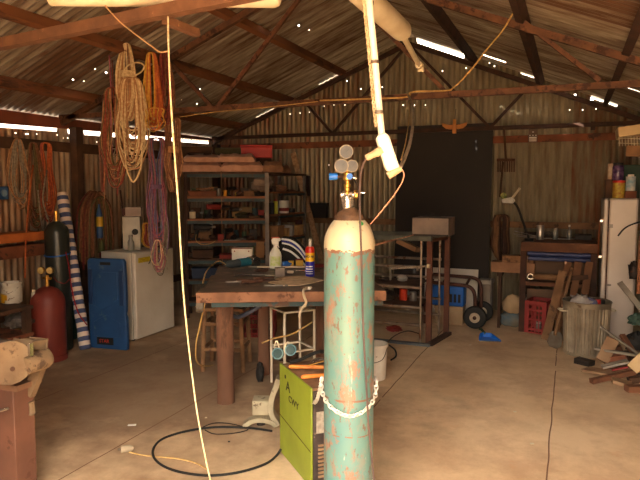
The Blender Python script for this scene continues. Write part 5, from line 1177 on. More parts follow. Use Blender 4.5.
# carved bird
p_ = at(454.5, 127, Y=8.1)
t = thing('wooden_bird', 'small orange wooden bird shape with spread wings above the black sheet', 'ornament', p_, 0)
m_bd = mat('honey_wood', (214, 146, 74), (184, 116, 56), 8, .6)
for s_ in (-1, 1):
    o_ = [(0, -.02), (s_ * .05, -.03), (s_ * .11, -.02), (s_ * .155, .015), (s_ * .165, .055), (s_ * .12, .045), (s_ * .07, .03), (0, .03)]
    MB().prism(o_[::s_], .02).build('wing', m_bd, t, bevel=.003)
MB().b2((-.026, -.022, -.085), (.026, .022, .03)).b2((-.02, -.018, .03), (.02, .018, .10)).build('body', m_bd, t, bevel=.005)
MB().tube([(0, 0, .10), (0, .08, .24)], .004, 5).build('hanging_wire', grimy, t)

# white board, blue bag, cream box, trolley
xa, xb = at(424, 300, Y=7.95).x, at(477, 300, Y=7.95).x; zt = at(450, 268.5, Y=8.0).z
mb = MB(); mb.add([(xa, 7.93, 0), (xb, 7.93, 0), (xb, 8.03, zt), (xa, 8.03, zt), (xa, 7.915, 0), (xb, 7.915, 0), (xb, 8.015, zt), (xa, 8.015, zt)], [(0, 3, 2, 1), (4, 5, 6, 7), (0, 4, 7, 3), (1, 2, 6, 5), (3, 7, 6, 2), (0, 1, 5, 4)])
tag(mb.build('white_board', mat('board_white', (236, 230, 218), (222, 214, 200), 4, .6)), 'plain white board leaning behind the two wheeled trolley', 'board')
p_ = Vector((at(450, 320, Y=7.4).x, 7.39, 0))
t = bx('wooden_box', 'pale wooden box on the floor inside the trolley frame', 'box', p_, (.34, .2, .22), mat('box_tan', (186, 160, 128), (160, 132, 100), 5, .8), 0)
t = thing('blue_crate', 'blue plastic crate with dark slots on the pale wooden box', 'crate', p_ + Vector((-.02, 0, .222)), 0)
MB().b2((-.22, -.1, 0), (.2, .1, .245)).build('crate_body', blueb, t, bevel=.02)
for k_ in range(4): MB().b2((-.02 + k_ * .05, -.104, .05), (.01 + k_ * .05, -.098, .15)).build('slot', black, t)
t = thing('hand_trolley', 'brown hand trolley frame on two black rubber wheels', 'trolley', (-1.1, 7.4, 0))
W1 = at(475, 316, Y=7.17); W2 = Vector((W1.x + .03, 7.6, .128))
W1.z = .135
m_tf = mat('trolley_brown', (92, 54, 40), (70, 42, 32), 6, .6, .2, .1)
for W_, rr in ((W1, .134), (W2, .128)):
    mb = MB(); prf = [(rr * .45, -.032), (rr * .8, -.04), (rr * .95, -.03), (rr, -.012), (rr, .012), (rr * .95, .03), (rr * .8, .04), (rr * .45, .032)]
    M_ = Matrix.Rotation(R(90), 3, 'X').to_4x4()
    mb.lathe(prf, W_, 36, M_.to_3x3(), False); wl = mb.build('tyre', black, t, W=True)
    MB().lathe([(rr * .3, -.02), (rr * .58, -.03), (rr * .58, .03), (rr * .42, .03), (rr * .40, .014), (rr * .28, .012), (rr * .22, .03), (.001, .03)], W_, 28, M_.to_3x3()).build('hub', mat('hub_cream', (206, 190, 166), (180, 160, 134), 9, .5), wl, W=True)
    MB().cyl(W_ + Vector((0, -.045, 0)), W_ + Vector((0, -.02, 0)), .022).build('axle_cap', rust, wl, W=True)
MB().tube([W1, W2], .012, 10).build('axle', m_tf, t, W=True)
for W_, zz_ in ((W1 + Vector((0, .06, 0)), .49), (W2 + Vector((0, -.06, 0)), .545)):
    xl = at(433, 290, Y=W_.y).x
    MB().tube(catmull([(W_.x - .02, W_.y, .12), (W_.x - .01, W_.y, .3), (W_.x - .03, W_.y, zz_ - .06), (W_.x - .1, W_.y, zz_), (W_.x - .25, W_.y, zz_ + .01), (xl, W_.y, zz_ + .02)], 6), .022, 10).build('side_rail', m_tf, t, W=True)
for x_ in (-.12, -.4): MB().tube([(W1.x + x_, W1.y + .06, .5), (W1.x + x_, W2.y - .06, .545)], .016, 10).build('cross_bar', m_tf, t, W=True)
MB().tube([(xl, W1.y + .06, .51), (xl - .03, W1.y + .06, .25), (xl - .03, W1.y + .06, 0)], .018, 10).build('leg', m_tf, t, W=True)
MB().tube([(xl, W2.y - .06, .565), (xl - .03, W2.y - .06, .25), (xl - .03, W2.y - .06, 0)], .018, 10).build('leg', m_tf, t, W=True)
MB().box((W1.x - .02, (W1.y + W2.y) / 2, .12), (.05, .28, .08)).build('axle_box', m_tf, t, W=True)
# grey panel with pipe edge
xa, xb = at(479, 300, Y=7.95).x, at(492, 300, Y=7.95).x
t = thing('grey_cabinet', 'low grey box with a pale top rim right of the white board', 'box', ((xa + xb) / 2, 8.0, 0))
MB().b2((xa, 7.9, 0), (xb, 8.1, .45)).build('box_body', mat('cab_grey', (150, 136, 120), (122, 108, 96), 5, .6), t, W=True, bevel=.01)
MB().b2((xa - .01, 7.89, .42), (xb + .01, 8.11, .475)).build('rim', mat('rim_pale', (190, 180, 164)), t, W=True, bevel=.01)
MB().tube([(xb + .0, 7.87, 0.0), (xb + .0, 7.87, .5)], .012, 8).build('pipe_edge', grey, t, W=True)
# dustpan
p_ = at(489, 340, z=0)
t = thing('dustpan', 'blue plastic dustpan lying on the open floor', 'dustpan', p_, YAW + R(-8))
m_dp = mat('dustpan_blue', (30, 120, 220), (24, 104, 200), 6, .4)
mb = MB(); o_ = [(-.09, .07), (-.05, .11), (.04, .1), (.12, -.05), (.118, -.065), (-.11, -.065), (-.11, -.02)]
mb.prism(o_, .008, Matrix.Translation((0, 0, .006)) @ Matrix.Rotation(R(-90), 4, 'X') @ Matrix.Scale(-1, 4, (0, 0, 1)) if 0 else Matrix.Translation((0, 0, .006)) @ Matrix(((1, 0, 0, 0), (0, 0, 1, 0), (0, 1, 0, 0), (0, 0, 0, 1)))); mb.build('pan', m_dp, t)
mb = MB(); wl = [(-.11, -.065, .012), (-.11, -.02, .04), (-.09, .07, .055), (-.05, .11, .06), (.04, .1, .055), (.12, -.05, .012)]
for i in range(len(wl) - 1):
    a_, b_ = Vector(wl[i]), Vector(wl[i + 1]); mb.add([(a_.x, a_.y, .004), (b_.x, b_.y, .004), b_, a_, (a_.x * .95, a_.y * .95, .004), (b_.x * .95, b_.y * .95, .004), (b_.x * .95, b_.y * .95, b_.z), (a_.x * .95, a_.y * .95, a_.z)], [(0, 1, 2, 3), (4, 7, 6, 5), (3, 2, 6, 7)])
mb.build('rim', m_dp, t)
MB().tube([(-.03, .1, .05), (-.06, .2, .07), (-.07, .25, .06)], [.012, .014, .012], 8).build('handle', dgrn, t)
MB().b2((-.10, -.072, .0), (.11, -.062, .008)).build('front_lip', grey, t)

# ================================================================ RIGHT BENCH
P0 = at(521.5, 331, z=0); bz = 1.035; yb0 = P0.y - .03; yb1 = 8.2
m_bt = mat('bench_brown', (120, 78, 52), (88, 56, 38), 5, .8, 0, .4)
t = thing('workbench', 'brown timber bench along the gable wall, crowded with metal odds and ends', 'workbench', (.25, 7.7, 0))
MB().b2((P0.x - .03, yb0, bz - .04), (.30, yb1, bz)).build('top', m_bt, t, W=True)
MB().b2((P0.x - .03, yb0 - .012, bz - .10), (.30, yb0 + .03, bz + .005)).build('front_rail', m_bt, t, W=True, bevel=.004)
for x_, y_ in ((P0.x, yb0 + .03), (P0.x, yb1 - .04), (.26, yb0 + .03), (.26, yb1 - .04)):
    MB().b2((x_ - .032, y_ - .032, 0), (x_ + .032, y_ + .032, bz - .04)).build('leg', rustdk, t, W=True)
MB().b2((P0.x - .03, yb0 + .01, .54), (.30, yb0 + .07, .585)).build('lower_rail', m_bt, t, W=True)
MB().b2((P0.x, yb0 + .08, .54), (.30, yb1 - .05, .56)).build('lower_shelf', wooddk, t, W=True)
m_bp = mat('slate_blue_pipe', (62, 76, 128), (50, 62, 108), 6, .5)
for i, (z_, y_) in enumerate(((.90, .09), (.845, .1))):
    tag(MB().tube([(P0.x + .04, yb0 + y_, z_), (.28, yb0 + y_, z_)], .026, 14).build('blue_pipe', m_bp), ('upper' if i == 0 else 'lower') + ' of two blue pipes slung under the top of the brown bench', 'pipe')
for x_ in (P0.x + .045, .24): tag(MB().b2((x_, yb0 + .075, .8), (x_ + .015, yb0 + .14, bz - .041)).build('pipe_bracket', rustdk), 'steel hanger holding the blue pipes at the %s end of the brown bench' % ('left' if x_ < 0 else 'right'), 'bracket')
xa, xb = at(524, 268, Y=yb0 + .3).x, at(596, 268, Y=yb0 + .3).x
tag(MB().b2((xa, yb0 + .3, .562), (xb, yb0 + .32, .80)).build('plywood_board', mat('ply', (126, 98, 76), (104, 80, 62), 3, .8)), 'brown plywood board standing on the lower shelf of the brown bench', 'board')
ya = yb0 + .11
tag(MB().tube([(at(533, 278, Y=ya).x, ya, .635), (at(560, 278, Y=ya).x, ya, .635)], .035, 14).build('wooden_roller', wood), 'round wooden roller on the lower shelf of the brown bench', 'roller')
tag(MB().tube([Vector((at(530.5, 277.5, Y=ya).x + math.sin(a_) * .03, ya, .63 + math.cos(a_) * .03)) for a_ in [2 * math.pi * i / 14 for i in range(14)]], .007, 6, closed=True).build('steel_ring', chrome), 'bright steel ring beside the wooden roller', 'ring')
bx('grey_box', 'grey white box on the floor under the brown bench, left of the red crate', 'box', Vector((at(526, 300, Y=7.7).x, 7.7, 0)), (.12, .2, .34), mat('box_greywhite', (170, 160, 150)), 0)
tag(place(MB().b2((-.16, -.012, 0), (.16, .012, .45)).build('plywood_board', MATS['ply']), (at(541, 300, Y=7.6).x, 7.6, 0), 0), 'pale plywood board standing on the floor behind the red crate', 'board')
# lumber at left of that bench
yl = P0.y - .04
x0_ = at(490, 270, Y=yl).x
tag(MB().b2((x0_, yl + .1, .665), (P0.x + .12, yl + .27, .785)).build('timber_beam', mat('beam_end', (176, 134, 102), (142, 104, 78), 7, .85, 0, .4)), 'thick brown timber beam sticking out left of the brown bench', 'timber')
tag(MB().b2((x0_ + .12, yl + .11, .787), (P0.x + .1, yl + .25, .865)).build('timber_beam', wood), 'shorter timber beam stacked on the thick brown beam left of the brown bench', 'timber')
t = thing('saw_trestle', 'narrow wooden trestle holding up the timber beams left of the brown bench', 'trestle', ((x0_ + P0.x) / 2, yl - .1, 0))
for x_ in (x0_ + .1,):
    MB().beam((x_, yl + .12, 0), (x_, yl + .15, .62), .03, .05).build('leg', wooddk, t, W=True)
    MB().beam((x_, yl + .26, 0), (x_, yl + .23, .62), .03, .05).build('leg', wooddk, t, W=True)
    MB().b2((x_ - .03, yl + .1, .62), (x_ + .03, yl + .27, .664)).build('head', wooddk, t, W=True)
MB().b2((x0_ + .085, yl + .13, .2), (x0_ + .115, yl + .25, .24)).build('stretcher', wooddk, t, W=True)
lump('cement_sack', 'cream sack slumped on the blue bag under the timber beams', 'sack', Vector((at(513, 300, Y=7.5).x, 7.5, .16)), (.12, .1, .12), mat('sack_cream', (206, 178, 140), (180, 150, 114), 6, .9), 61, .15)
lump('plastic_bag', 'flat dull blue bag on the floor under the cream sack', 'bag', Vector((at(512, 318, Y=7.5).x, 7.5, 0)), (.15, .12, .1), mat('bag_blue', (96, 118, 130), (130, 120, 104), 6, .8), 62, .15)
# on the brown bench
def RB(u, v, dz=0):
    p_ = at(u, v, z=bz); y_ = min(max(p_.y, yb0 + .05), yb1 - .08); return Vector((at(u, v, Y=y_).x, y_, bz + .006 + dz))
m_brt = mat('bright_scrap', (196, 190, 184), (150, 144, 138), 14, .3, .6)
for i, (u0, v0, u1, v1, lab) in enumerate(((515, 231, 536, 236, 'highest of the bright steel strips fanned out at the left end of the brown bench'), (514, 234, 535, 236.5, 'middle bright steel strip of the fan at the left end of the brown bench'), (517, 236, 537, 238, 'lowest bright steel strip of the fan at the left end of the brown bench'))):
    p_, q_ = at(u0, v0, Y=yb0 + .1 + .03 * i), at(u1, v1, Y=yb0 + .25); tag(MB().beam(p_, q_, .03, .006).build('steel_strip', m_brt), lab, 'steel strip')
tin('steel_tin', 'ribbed bright steel tin on the brown bench beside the fanned strips', 'tin', RB(540, 240), .042, .17, m_brt)
tin('glass_jar', 'small clear jar in the middle of the brown bench', 'jar', RB(555, 240), .03, .11, MATS['clear_glass'], lid=.025, lidm=grey)
tin('glass_bottle', 'clear bottle standing on the brown bench right of the jar', 'bottle', RB(569, 240), .028, .15, MATS['clear_glass'], prof=bottleprof(.028, .15), lid=.012, lidm=white)
bx('tool_case', 'dark flat case at the right end of the brown bench by the tall refrigerator', 'case', RB(583, 240), (.18, .2, .06), grimy, 0)
for i, (u, v, rz_, l_, nm, lab) in enumerate(((548, 239.5, .3, .16, 'spanner', 'bright spanner right of the ribbed steel tin'), (561, 240, -.2, .18, 'spanner', 'spanner lying between the jar and the clear bottle'), (576, 240, .5, .15, 'spanner', 'spanner right of the clear bottle on the brown bench'))): spanner(nm, lab, RB(u, v, .002), l_, rz_, m_brt)
lump('rag_heap', 'grey rag behind the jar on the brown bench', 'rags', RB(549, 238) + Vector((0, .25, 0)), (.08, .08, .03), grey, 63, .4)
coil('wire_coil', 'dark wire coil behind the fanned steel strips on the brown bench', RB(529, 238) + Vector((0, .3, 0)), .08, 4, .008, grimy, 'wire', seed=14)
# lamp on the brown bench
yl2 = yb0 + .2
t = thing('desk_lamp', 'dark stalked lamp with a small white head at the left of the brown bench', 'lamp', (at(529, 240, Y=yl2).x, yl2, bz))
MB().cyl((at(529, 240, Y=yl2).x, yl2, bz), (at(529, 240, Y=yl2).x, yl2, bz + .03), .05).build('base', black, t, W=True)
MB().tube(catmull([(at(529, 240, Y=yl2).x, yl2, bz + .02), at(523, 222, Y=yl2), at(517, 206, Y=yl2), at(511, 201, Y=yl2)], 5), .014, 8).build('stalk', black, t, W=True)
p_ = at(508, 200, Y=yl2)
MB().prism([(-.065, -.035), (.065, -.04), (.08, .0), (.035, .035), (-.03, .02), (-.07, .01)], .08, Matrix.Translation(p_ - t.location)).build('lamp_head', mat('lamp_white', (236, 236, 230)), t, bevel=.01)
MB().ball(at(503.5, 195.5, Y=yl2), .036).build('bulb', mat('bulb_yellow', (224, 218, 130), (150, 170, 110), 30, .2), t, W=True)
MB().tube([at(512, 198.5, Y=yl2), at(520, 188, Y=yl2)], .013, 8).build('handle', creamp, t, W=True)
# rake and rags on the gable wall
yk = 8.2
t = thing('garden_rake', 'rusty rake head hung on the gable wall right of the black sheet', 'rake', at(506, 160, Y=yk))
MB().beam(at(497, 160, Y=yk), at(515, 160, Y=yk), .05, .035).build('rake_head', rust, t, W=True)
for k_ in range(8): MB().tube([at(498 + k_ * 2.3, 161, Y=yk), at(498 + k_ * 2.3, 172, Y=yk - .03)], .009, 5).build('tine', rust, t, W=True)
MB().tube([at(506, 160, Y=yk), at(504, 128, Y=yk)], .014, 8).build('handle', wooddk, t, W=True)
MB().tube([at(503, 162, Y=yk), at(500, 197, Y=yk)], .014, 8).build('handle', wooddk, t, W=True)
T = at(502, 216, Y=8.12); hank('hanging_rags', 'brown leather strips hanging on the gable wall under the rake', T, .62, .2, 9, .022, [wooddk, rustdk, wood], 71, .06, neck=.8, cat='leather strips')
tag(MB().tube([at(494, 216, Y=8.13), at(502, 216.5, Y=8.12)], .01, 8).build('hook_bar', chrome), 'short bright hook bar at the top of the hanging leather strips', 'hook')
p_ = at(533, 134, Y=8.30)
t = thing('wall_notice', 'small grey card with a white label on the gable wall girt', 'notice', p_)
MB().b2((-.055, -.004, -.10), (.055, .004, .11)).build('card', mat('card_grey', (112, 92, 80)), t)
MB().b2((-.045, -.009, -.095), (.045, -.0045, -.045)).build('white_label', mat('label_white', (226, 216, 206)), t)
MB().b2((-.045, -.011, -.05), (.045, -.0092, -.038)).build('label_strip', m_wt, t)
for x_ in (-.035, 0, .035): MB().b2((x_ - .008, -.007, -.022), (x_ + .008, -.0042, -.012)).build('print_mark', m_wt, t)
MB().b2((-.01, -.007, .02), (.012, -.0042, .03)).build('print_mark', m_wt, t)
bx('wall_hook', 'small dark bracket under the truss on the gable wall, far right', 'bracket', at(593, 130, Y=8.25), (.05, .06, .1), rustdk)

# crate, boards, shovel near the bin
crate('milk_crate', 'red plastic crate on the floor under the right hand bench', at(538.5, 332, z=0) + Vector((0, .05, 0)), R(-14), .24, .3, .37, crate_red)
tin('glass_jar', 'small jar inside the red crate under the right hand bench', 'jar', at(538, 332, z=.013) + Vector((0, .05, 0)), .03, .09, MATS['clear_glass'], lid=.025, lidm=white)
yp = 7.08
t = thing('slat_frame', 'frame of three leaning wooden slats behind the ribbed bin', 'slat frame', (at(572, 333, z=0).x, yp - .1, 0))
for u0, u1 in ((568, 557), (578.5, 567), (589.5, 578)):
    b_ = at(u0, 262, Y=yp + .1); a_ = Vector((at(u1, 325, Y=yp - .12).x, yp - .12, .0))
    MB().beam(a_ + Vector((0, 0, .0)), b_, .075, .028, up=(0, -1, .1)).build('slat', mat('slat_brown', (138, 96, 64), (106, 70, 46), 5, .85, 0, .4), t, W=True)
for v_, f_ in ((279, .45), (304, .2)):
    MB().beam(at(560, v_, Y=yp + .0), at(588, v_ - 2, Y=yp + .05), .05, .028, up=(0, -1, .1)).build('cross_slat', wooddk, t, W=True)
a_, b_ = at(545, 340, z=.02), at(563, 271, Y=yp - .05)
tag(MB().beam(a_, b_, .085, .03, up=(0, -1, .1)).build('leaning_board', wood), 'long worn board leaning between the red crate and the ribbed bin', 'board')
a_, b_ = at(553, 343, z=.05), at(572, 268, Y=yp - .08)
t = thing('shovel', 'shovel standing blade down beside the ribbed bin', 'shovel', (a_.x, a_.y, 0))
MB().tube([a_ + (b_ - a_) * .1, b_], .017, 10).build('handle', wood, t, W=True)
d_ = (b_ - a_).normalized()
mb = MB(); M_ = Matrix.Translation(a_ - t.location + Vector((0, 0, .0))) @ Matrix.Rotation(R(22), 4, 'Y') @ Matrix.Rotation(R(-35), 4, 'X')
mb.prism([(-.02, -.05), (.05, -.045), (.085, 0), (.07, .1), (.03, .14), (-.03, .14), (-.065, .1), (-.06, -.01)], .012, M_); mb.build('blade', mat('blade_grey', (128, 118, 104), (96, 80, 66), 9, .5, .4), t, bevel=.003)

# ribbed steel bin
p_ = at(585, 353, z=0); p_.z = 0
t = thing('rubbish_bin', 'ribbed galvanised steel bin full of rubbish', 'bin', p_, 0)
m_gv = mat('dull_galvanised', (158, 144, 122), (128, 114, 96), 7, .5, .35, .1, (104, 82, 62), .2, 9)
hb_ = .535; mb = MB(); n = 144; prs = [(.2, 0), (.2, .03), (.203, .035), (.216, hb_ - .06), (.217, hb_ - .05), (.218, hb_ - .012)]
for i, (r_, z_) in enumerate(prs):
    for k_ in range(n):
        a_ = 2 * math.pi * k_ / n; rr = r_ + (.0055 * (1 if math.sin(a_ * 36) > 0 else -1) if 2 <= i <= 3 else .004); mb.v.append(Vector((rr * math.cos(a_), rr * math.sin(a_), z_)))
for i in range(len(prs) - 1):
    for k_ in range(n): mb.f.append((i * n + k_, i * n + (k_ + 1) % n, (i + 1) * n + (k_ + 1) % n, (i + 1) * n + k_)); mb.m.append(0)
mb.build('bin_body', m_gv, t, ang=25)
MB().tube([(math.cos(a_) * .223, math.sin(a_) * .223, hb_ - .005) for a_ in [2 * math.pi * i / 48 for i in range(48)]], .009, 8, closed=True).build('rim', m_gv, t)
MB().lathe([(.19, .0), (.195, .02)], n=36).build('base', grimy, t)
for a_ in (YAW, YAW + math.pi):
    c_ = Vector((math.cos(a_) * .235, math.sin(a_) * .235, .44)); s_ = Vector((-math.sin(a_), math.cos(a_), 0)); o_ = Vector((math.cos(a_), math.sin(a_), 0))
    MB().tube(catmull([c_ - s_ * .05 - o_ * .02, c_ - s_ * .05 + o_ * .03, c_ + s_ * .05 + o_ * .03, c_ + s_ * .05 - o_ * .02], 4), .008, 7).build('handle', creamp, t)
def BI(dx_, dy_, z_): return p_ + Vector((cy, sy, 0)) * dx_ + Vector((-sy, cy, 0)) * dy_ + Vector((0, 0, z_))
lump('paper_rubbish', 'crumpled white and grey paper heaped in the ribbed bin', 'paper', BI(-.06, .0, .40), (.12, .13, .1), mat('paper', (206, 200, 196), (160, 150, 150), 9, .8), 81, .35)
lump('paper_rubbish', 'crumpled blue paper lying in the ribbed bin', 'paper', BI(.02, -.03, .42), (.07, .08, .075), mat('paper_blue', (96, 104, 150), (140, 130, 140), 9, .8), 82, .35)
lump('bin_rubbish', 'dark rubbish filling the rear of the ribbed bin', 'rubbish', BI(.03, .07, .36), (.15, .1, .11), grimy, 83, .3)
tin('drink_can', 'small red can standing in the rubbish of the ribbed bin', 'can', BI(.09, -.04, .46), .028, .09, red)
tin('small_tin', 'dark small tin at the right side of the ribbed bin', 'tin', BI(.15, .0, .45), .028, .09, black)

# tall refrigerator
c1 = at(604, 341, z=0); x0_, x1_ = c1.x, at(634.5, 300, Y=c1.y).x; hR = at(604, 198.5, Y=c1.y).z
t = thing('refrigerator', 'tall cream refrigerator standing behind the ribbed bin at right', 'refrigerator', ((x0_ + x1_) / 2, c1.y + .3, 0))
m_rf = mat('old_cream_enamel', (216, 204, 194), (198, 184, 172), 2, .35, 0, .05, (160, 128, 104), .12, 10)
MB().b2((x0_, c1.y, .04), (x1_, c1.y + .56, hR)).build('cabinet', m_rf, t, W=True, bevel=.02)
MB().b2((x0_ - .055, c1.y + .005, .06), (x0_ - .008, c1.y + .555, hR - .004)).build('door', m_rf, t, W=True, bevel=.014)
MB().b2((x0_ - .012, c1.y + .012, .06), (x0_ + .004, c1.y + .548, hR - .02)).build('door_seal', rust, t, W=True)
xh = x0_ - .055
for z0_, z1_ in ((at(598, 257, Y=c1.y).z, at(598, 221, Y=c1.y).z),):
    MB().tube([(xh, c1.y + .05, z0_), (xh - .035, c1.y + .05, z0_ + .005), (xh - .035, c1.y + .05, z1_ - .005), (xh, c1.y + .05, z1_)], .009, 8).build('door_handle', mat('handle_bronze', (150, 90, 60), (120, 70, 46), 9, .3, .5), t, W=True)
    for z_ in (z0_, z1_): MB().box((xh - .014, c1.y + .05, z_), (.035, .03, .03)).build('handle_mount', chrome, t, W=True, bevel=.004)
for x_ in (x0_ + .04, x1_ - .04):
    for y_ in (c1.y + .05, c1.y + .5): MB().cyl((x_, y_, 0), (x_, y_, .042), .02).build('foot', black, t, W=True)
q_ = at(611, 226, Y=c1.y); MB().b2((q_.x - .018, c1.y - .002, q_.z - .02), (q_.x + .018, c1.y + .001, q_.z + .02)).build('badge', grey, t, W=True)
q_ = at(609, 285, Y=c1.y); MB().b2((q_.x - .02, c1.y - .002, q_.z - .01), (q_.x + .02, c1.y + .001, q_.z + .01)).build('scuff_plate', grey, t, W=True)
def FT(u, dy=.1, dz=0): return Vector((at(u, 198, Y=c1.y + dy).x, c1.y + dy, hR + .002 + dz))
m_yt = mat('yellow_label', (190, 170, 60), (160, 110, 44), 30, .5)
t = tin('food_tin', 'yellow tin with a red lid on the tall refrigerator', 'tin', FT(618.5), .062, .165, m_yt, lid=.064, lidm=red)
t = thing('glass_jar', 'dark lidded jar with a purple label standing on the yellow tin', 'jar', FT(617, .1, .192))
MB().lathe([(.05, 0), (.056, .01), (.056, .14), (.05, .155)]).build('jar_body', mat('jar_purple', (120, 90, 130), (60, 40, 80), 22, .2), t)
MB().lathe([(.05, .155), (.05, .185)]).build('jar_lid', black, t)
bx('box_stand', 'dark wooden box at the left rear corner on top of the tall refrigerator', 'box', FT(611.5, .28), (.14, .14, .2), wooddk)
tin('paper_cup', 'white and brown cup standing on the dark box atop the refrigerator', 'cup', FT(610.5, .28, .205), .04, .17, mat('cup_white', (196, 176, 156), (150, 110, 84), 12, .6))
bx('green_crate', 'dark green box behind the jars on the tall refrigerator', 'box', FT(628.5, .38), (.2, .2, .36), mat('deep_green', (30, 62, 44), (24, 48, 36)))
bx('wooden_box', 'small orange brown box at the right side of the refrigerator top', 'box', FT(630, .1), (.11, .12, .075), woodred)
t = tin('plastic_jug', 'blue and white jug standing on the small orange brown box', 'jug', FT(630, .1, .08), .048, .15, mat('jug_blue', (120, 160, 184), (200, 200, 196), 14, .5), lid=.03, lidm=white)
# shelf on the right wall
ysf = 6.35
t = thing('wall_shelf', 'cream edged shelf sticking out from the right wall above the refrigerator', 'shelf', (1.0, ysf, 2.2))
p_, q_ = at(617, 134, Y=ysf), at(646, 126, Y=ysf); 
MB().beam(p_, Vector((XR - .03, ysf, q_.z + .02)), .4, .085).build('shelf_board', mat('cream_board', (206, 182, 140), (180, 154, 112), 4, .7), t, W=True)
MB().beam(at(626, 151, Y=ysf), Vector((XR - .03, ysf, at(640, 153, Y=ysf).z)), .08, .1).build('bracket', wood, t, W=True)
zz0 = at(638, 195, Y=ysf).z
MB().b2((XR - .32, ysf - .05, zz0 - .5 + .35), (XR - .26, ysf + .01, at(640, 150, Y=ysf).z)).build('post', MATS['cream_board'], t, W=True)
t = thing('wire_basket', 'small white wire basket under the cream edged shelf', 'basket', at(628, 140, Y=ysf - .1))
for k_ in range(8):
    u_ = 619 + k_ * 3; MB().tube([at(u_, 136, Y=ysf - .12), at(u_ + .3, 143, Y=ysf - .12), at(u_ + .4, 146, Y=ysf - .02)], .003, 5).build('wire', creamp, t, W=True)
for v_ in (138, 143): MB().tube([at(618, v_, Y=ysf - .12), at(643, v_ + 1, Y=ysf - .12)], .003, 5).build('wire', creamp, t, W=True)
# stick, branch, frame at the frame's right edge
ym = 5.9
tag(MB().tube(catmull([at(618, 236, Y=ym), at(624, 229, Y=ym), at(632, 224.5, Y=ym), at(645, 221, Y=ym), at(660, 221, Y=ym)], 5), [.007] * 4 * 5 + [.009], 7).build('bent_handle', black), 'thin dark curved handle reaching across the side of the tall refrigerator', 'handle')
xq = at(638, 260, Y=ym).x
t = thing('display_stand', 'orange edged metal stand at the right edge, beside the tall refrigerator', 'stand', (xq + .2, ym, 0))
zt_, zb_ = at(638, 238, Y=ym).z, at(638, 291, Y=ym).z
MB().b2((xq, ym - .02, zb_), (xq + .03, ym + .02, zt_)).build('side_bar', m_edge, t, W=True)
MB().b2((xq, ym - .02, zb_ - .02), (1.0, ym + .02, zb_)).build('bottom_bar', m_edge, t, W=True)
MB().b2((xq, ym - .02, zt_), (1.0, ym + .02, zt_ + .02)).build('top_bar', m_edge, t, W=True)
MB().b2((xq + .3, ym - .02, 0), (xq + .34, ym + .02, zb_ - .02)).build('leg', rustdk, t, W=True)
lump('work_cloth', 'dark cloth hanging beside the orange edged frame', 'cloth', at(634, 279, Y=6.3), (.05, .05, .09), grimy, 91, .3)

# scrap timber heap on the right
def scrap(label, u0, v0, u1, v1, f0, f1, w_, h_, m_, up=(0, 0, 1), name='timber_offcut', z=None):
    a_, b_ = at(u0, v0, f=f0), at(u1, v1, f=f1)
    if a_.z < .02: a_.z = .02
    if b_.z < .02: b_.z = .02
    tag(MB().beam(a_, b_, w_, h_, up=up).build(name, m_, bevel=.003), label, 'timber')
sc1, sc2, sc3 = mat('scrap_tan', (168, 134, 102), (138, 106, 78), 6, .85, 0, .3), mat('scrap_grey', (166, 156, 142), (136, 124, 112), 6, .85, 0, .3), mat('scrap_brown', (130, 84, 56), (98, 62, 42), 6, .85, 0, .3)
scrap('narrow pale stick lying level across the top of the scrap timber heap', 595, 348.5, 652, 358, 5.55, 5.2, .045, .02, sc2)
scrap('thin stick slanting down right over the scrap timber heap', 601, 327, 648, 361, 5.7, 5.15, .018, .018, sc2)
scrap('short tan board standing on end among the scrap timber', 602, 361, 613, 339, 5.45, 5.5, .11, .025, sc1, (0, -1, .3))
scrap('grey painted board lying flat in the scrap timber heap', 602, 367, 628, 361, 5.3, 5.25, .09, .02, sc2)
scrap('wide tan board nearest the floor at the left of the scrap heap', 586, 369, 620, 375, 5.35, 5.1, .15, .02, sc1)
scrap('orange brown block in the middle of the scrap heap', 604, 361, 628, 357, 5.5, 5.4, .1, .07, woodred)
scrap('long dark brown bar at the front of the scrap heap', 591, 385, 634, 372, 5.0, 5.05, .05, .04, sc3)
scrap('tan wedge lying in front of the dark brown bar', 612, 380, 632, 387, 4.95, 4.9, .12, .03, sc1)
scrap('short reddish stick standing up in the scrap heap', 622, 335, 633, 352, 5.55, 5.4, .05, .03, sc3)
scrap('pale board end at the right edge of the scrap heap', 632, 369, 650, 352, 5.0, 4.95, .1, .03, mat('scrap_pale', (222, 190, 142), (196, 162, 116)), (0, -1, .3))
scrap('thin red strip under the grey painted board', 612, 370, 628, 367, 5.2, 5.15, .03, .012, crate_red)
scrap('dark block lying against the foot of the ribbed bin', 577, 360, 592, 364, 5.62, 5.5, .1, .05, grimy)
scrap('brown log lying at the lower right of the scrap heap', 626, 393, 656, 391, 4.8, 4.8, .07, .06, sc3)
scrap('dark board under the scrap heap at the right edge', 628, 380, 655, 376, 5.05, 5.0, .12, .05, wooddk)
scrap('long grey board leaning against the tall refrigerator', 620, 283, 652, 322, 5.8, 5.3, .05, .025, sc2, (0, -1, .3))
scrap('dark timber piece deep in the scrap heap behind the tan board', 612, 357, 640, 356, 5.6, 5.5, .1, .09, wooddk)
scrap('flat brown offcut behind the orange brown block', 606, 353, 622, 348, 5.75, 5.7, .1, .06, sc3)
lump('green_cloth', 'dull green cloth on the scrap heap beside the refrigerator', 'cloth', at(637, 325, f=5.7), (.08, .06, .06), mat('cloth_green', (70, 96, 84)), 92, .3)
lump('dark_cloth', 'black cloth lump under the green cloth at the right edge', 'cloth', at(637, 352, f=5.6), (.1, .08, .1), black, 93, .3)

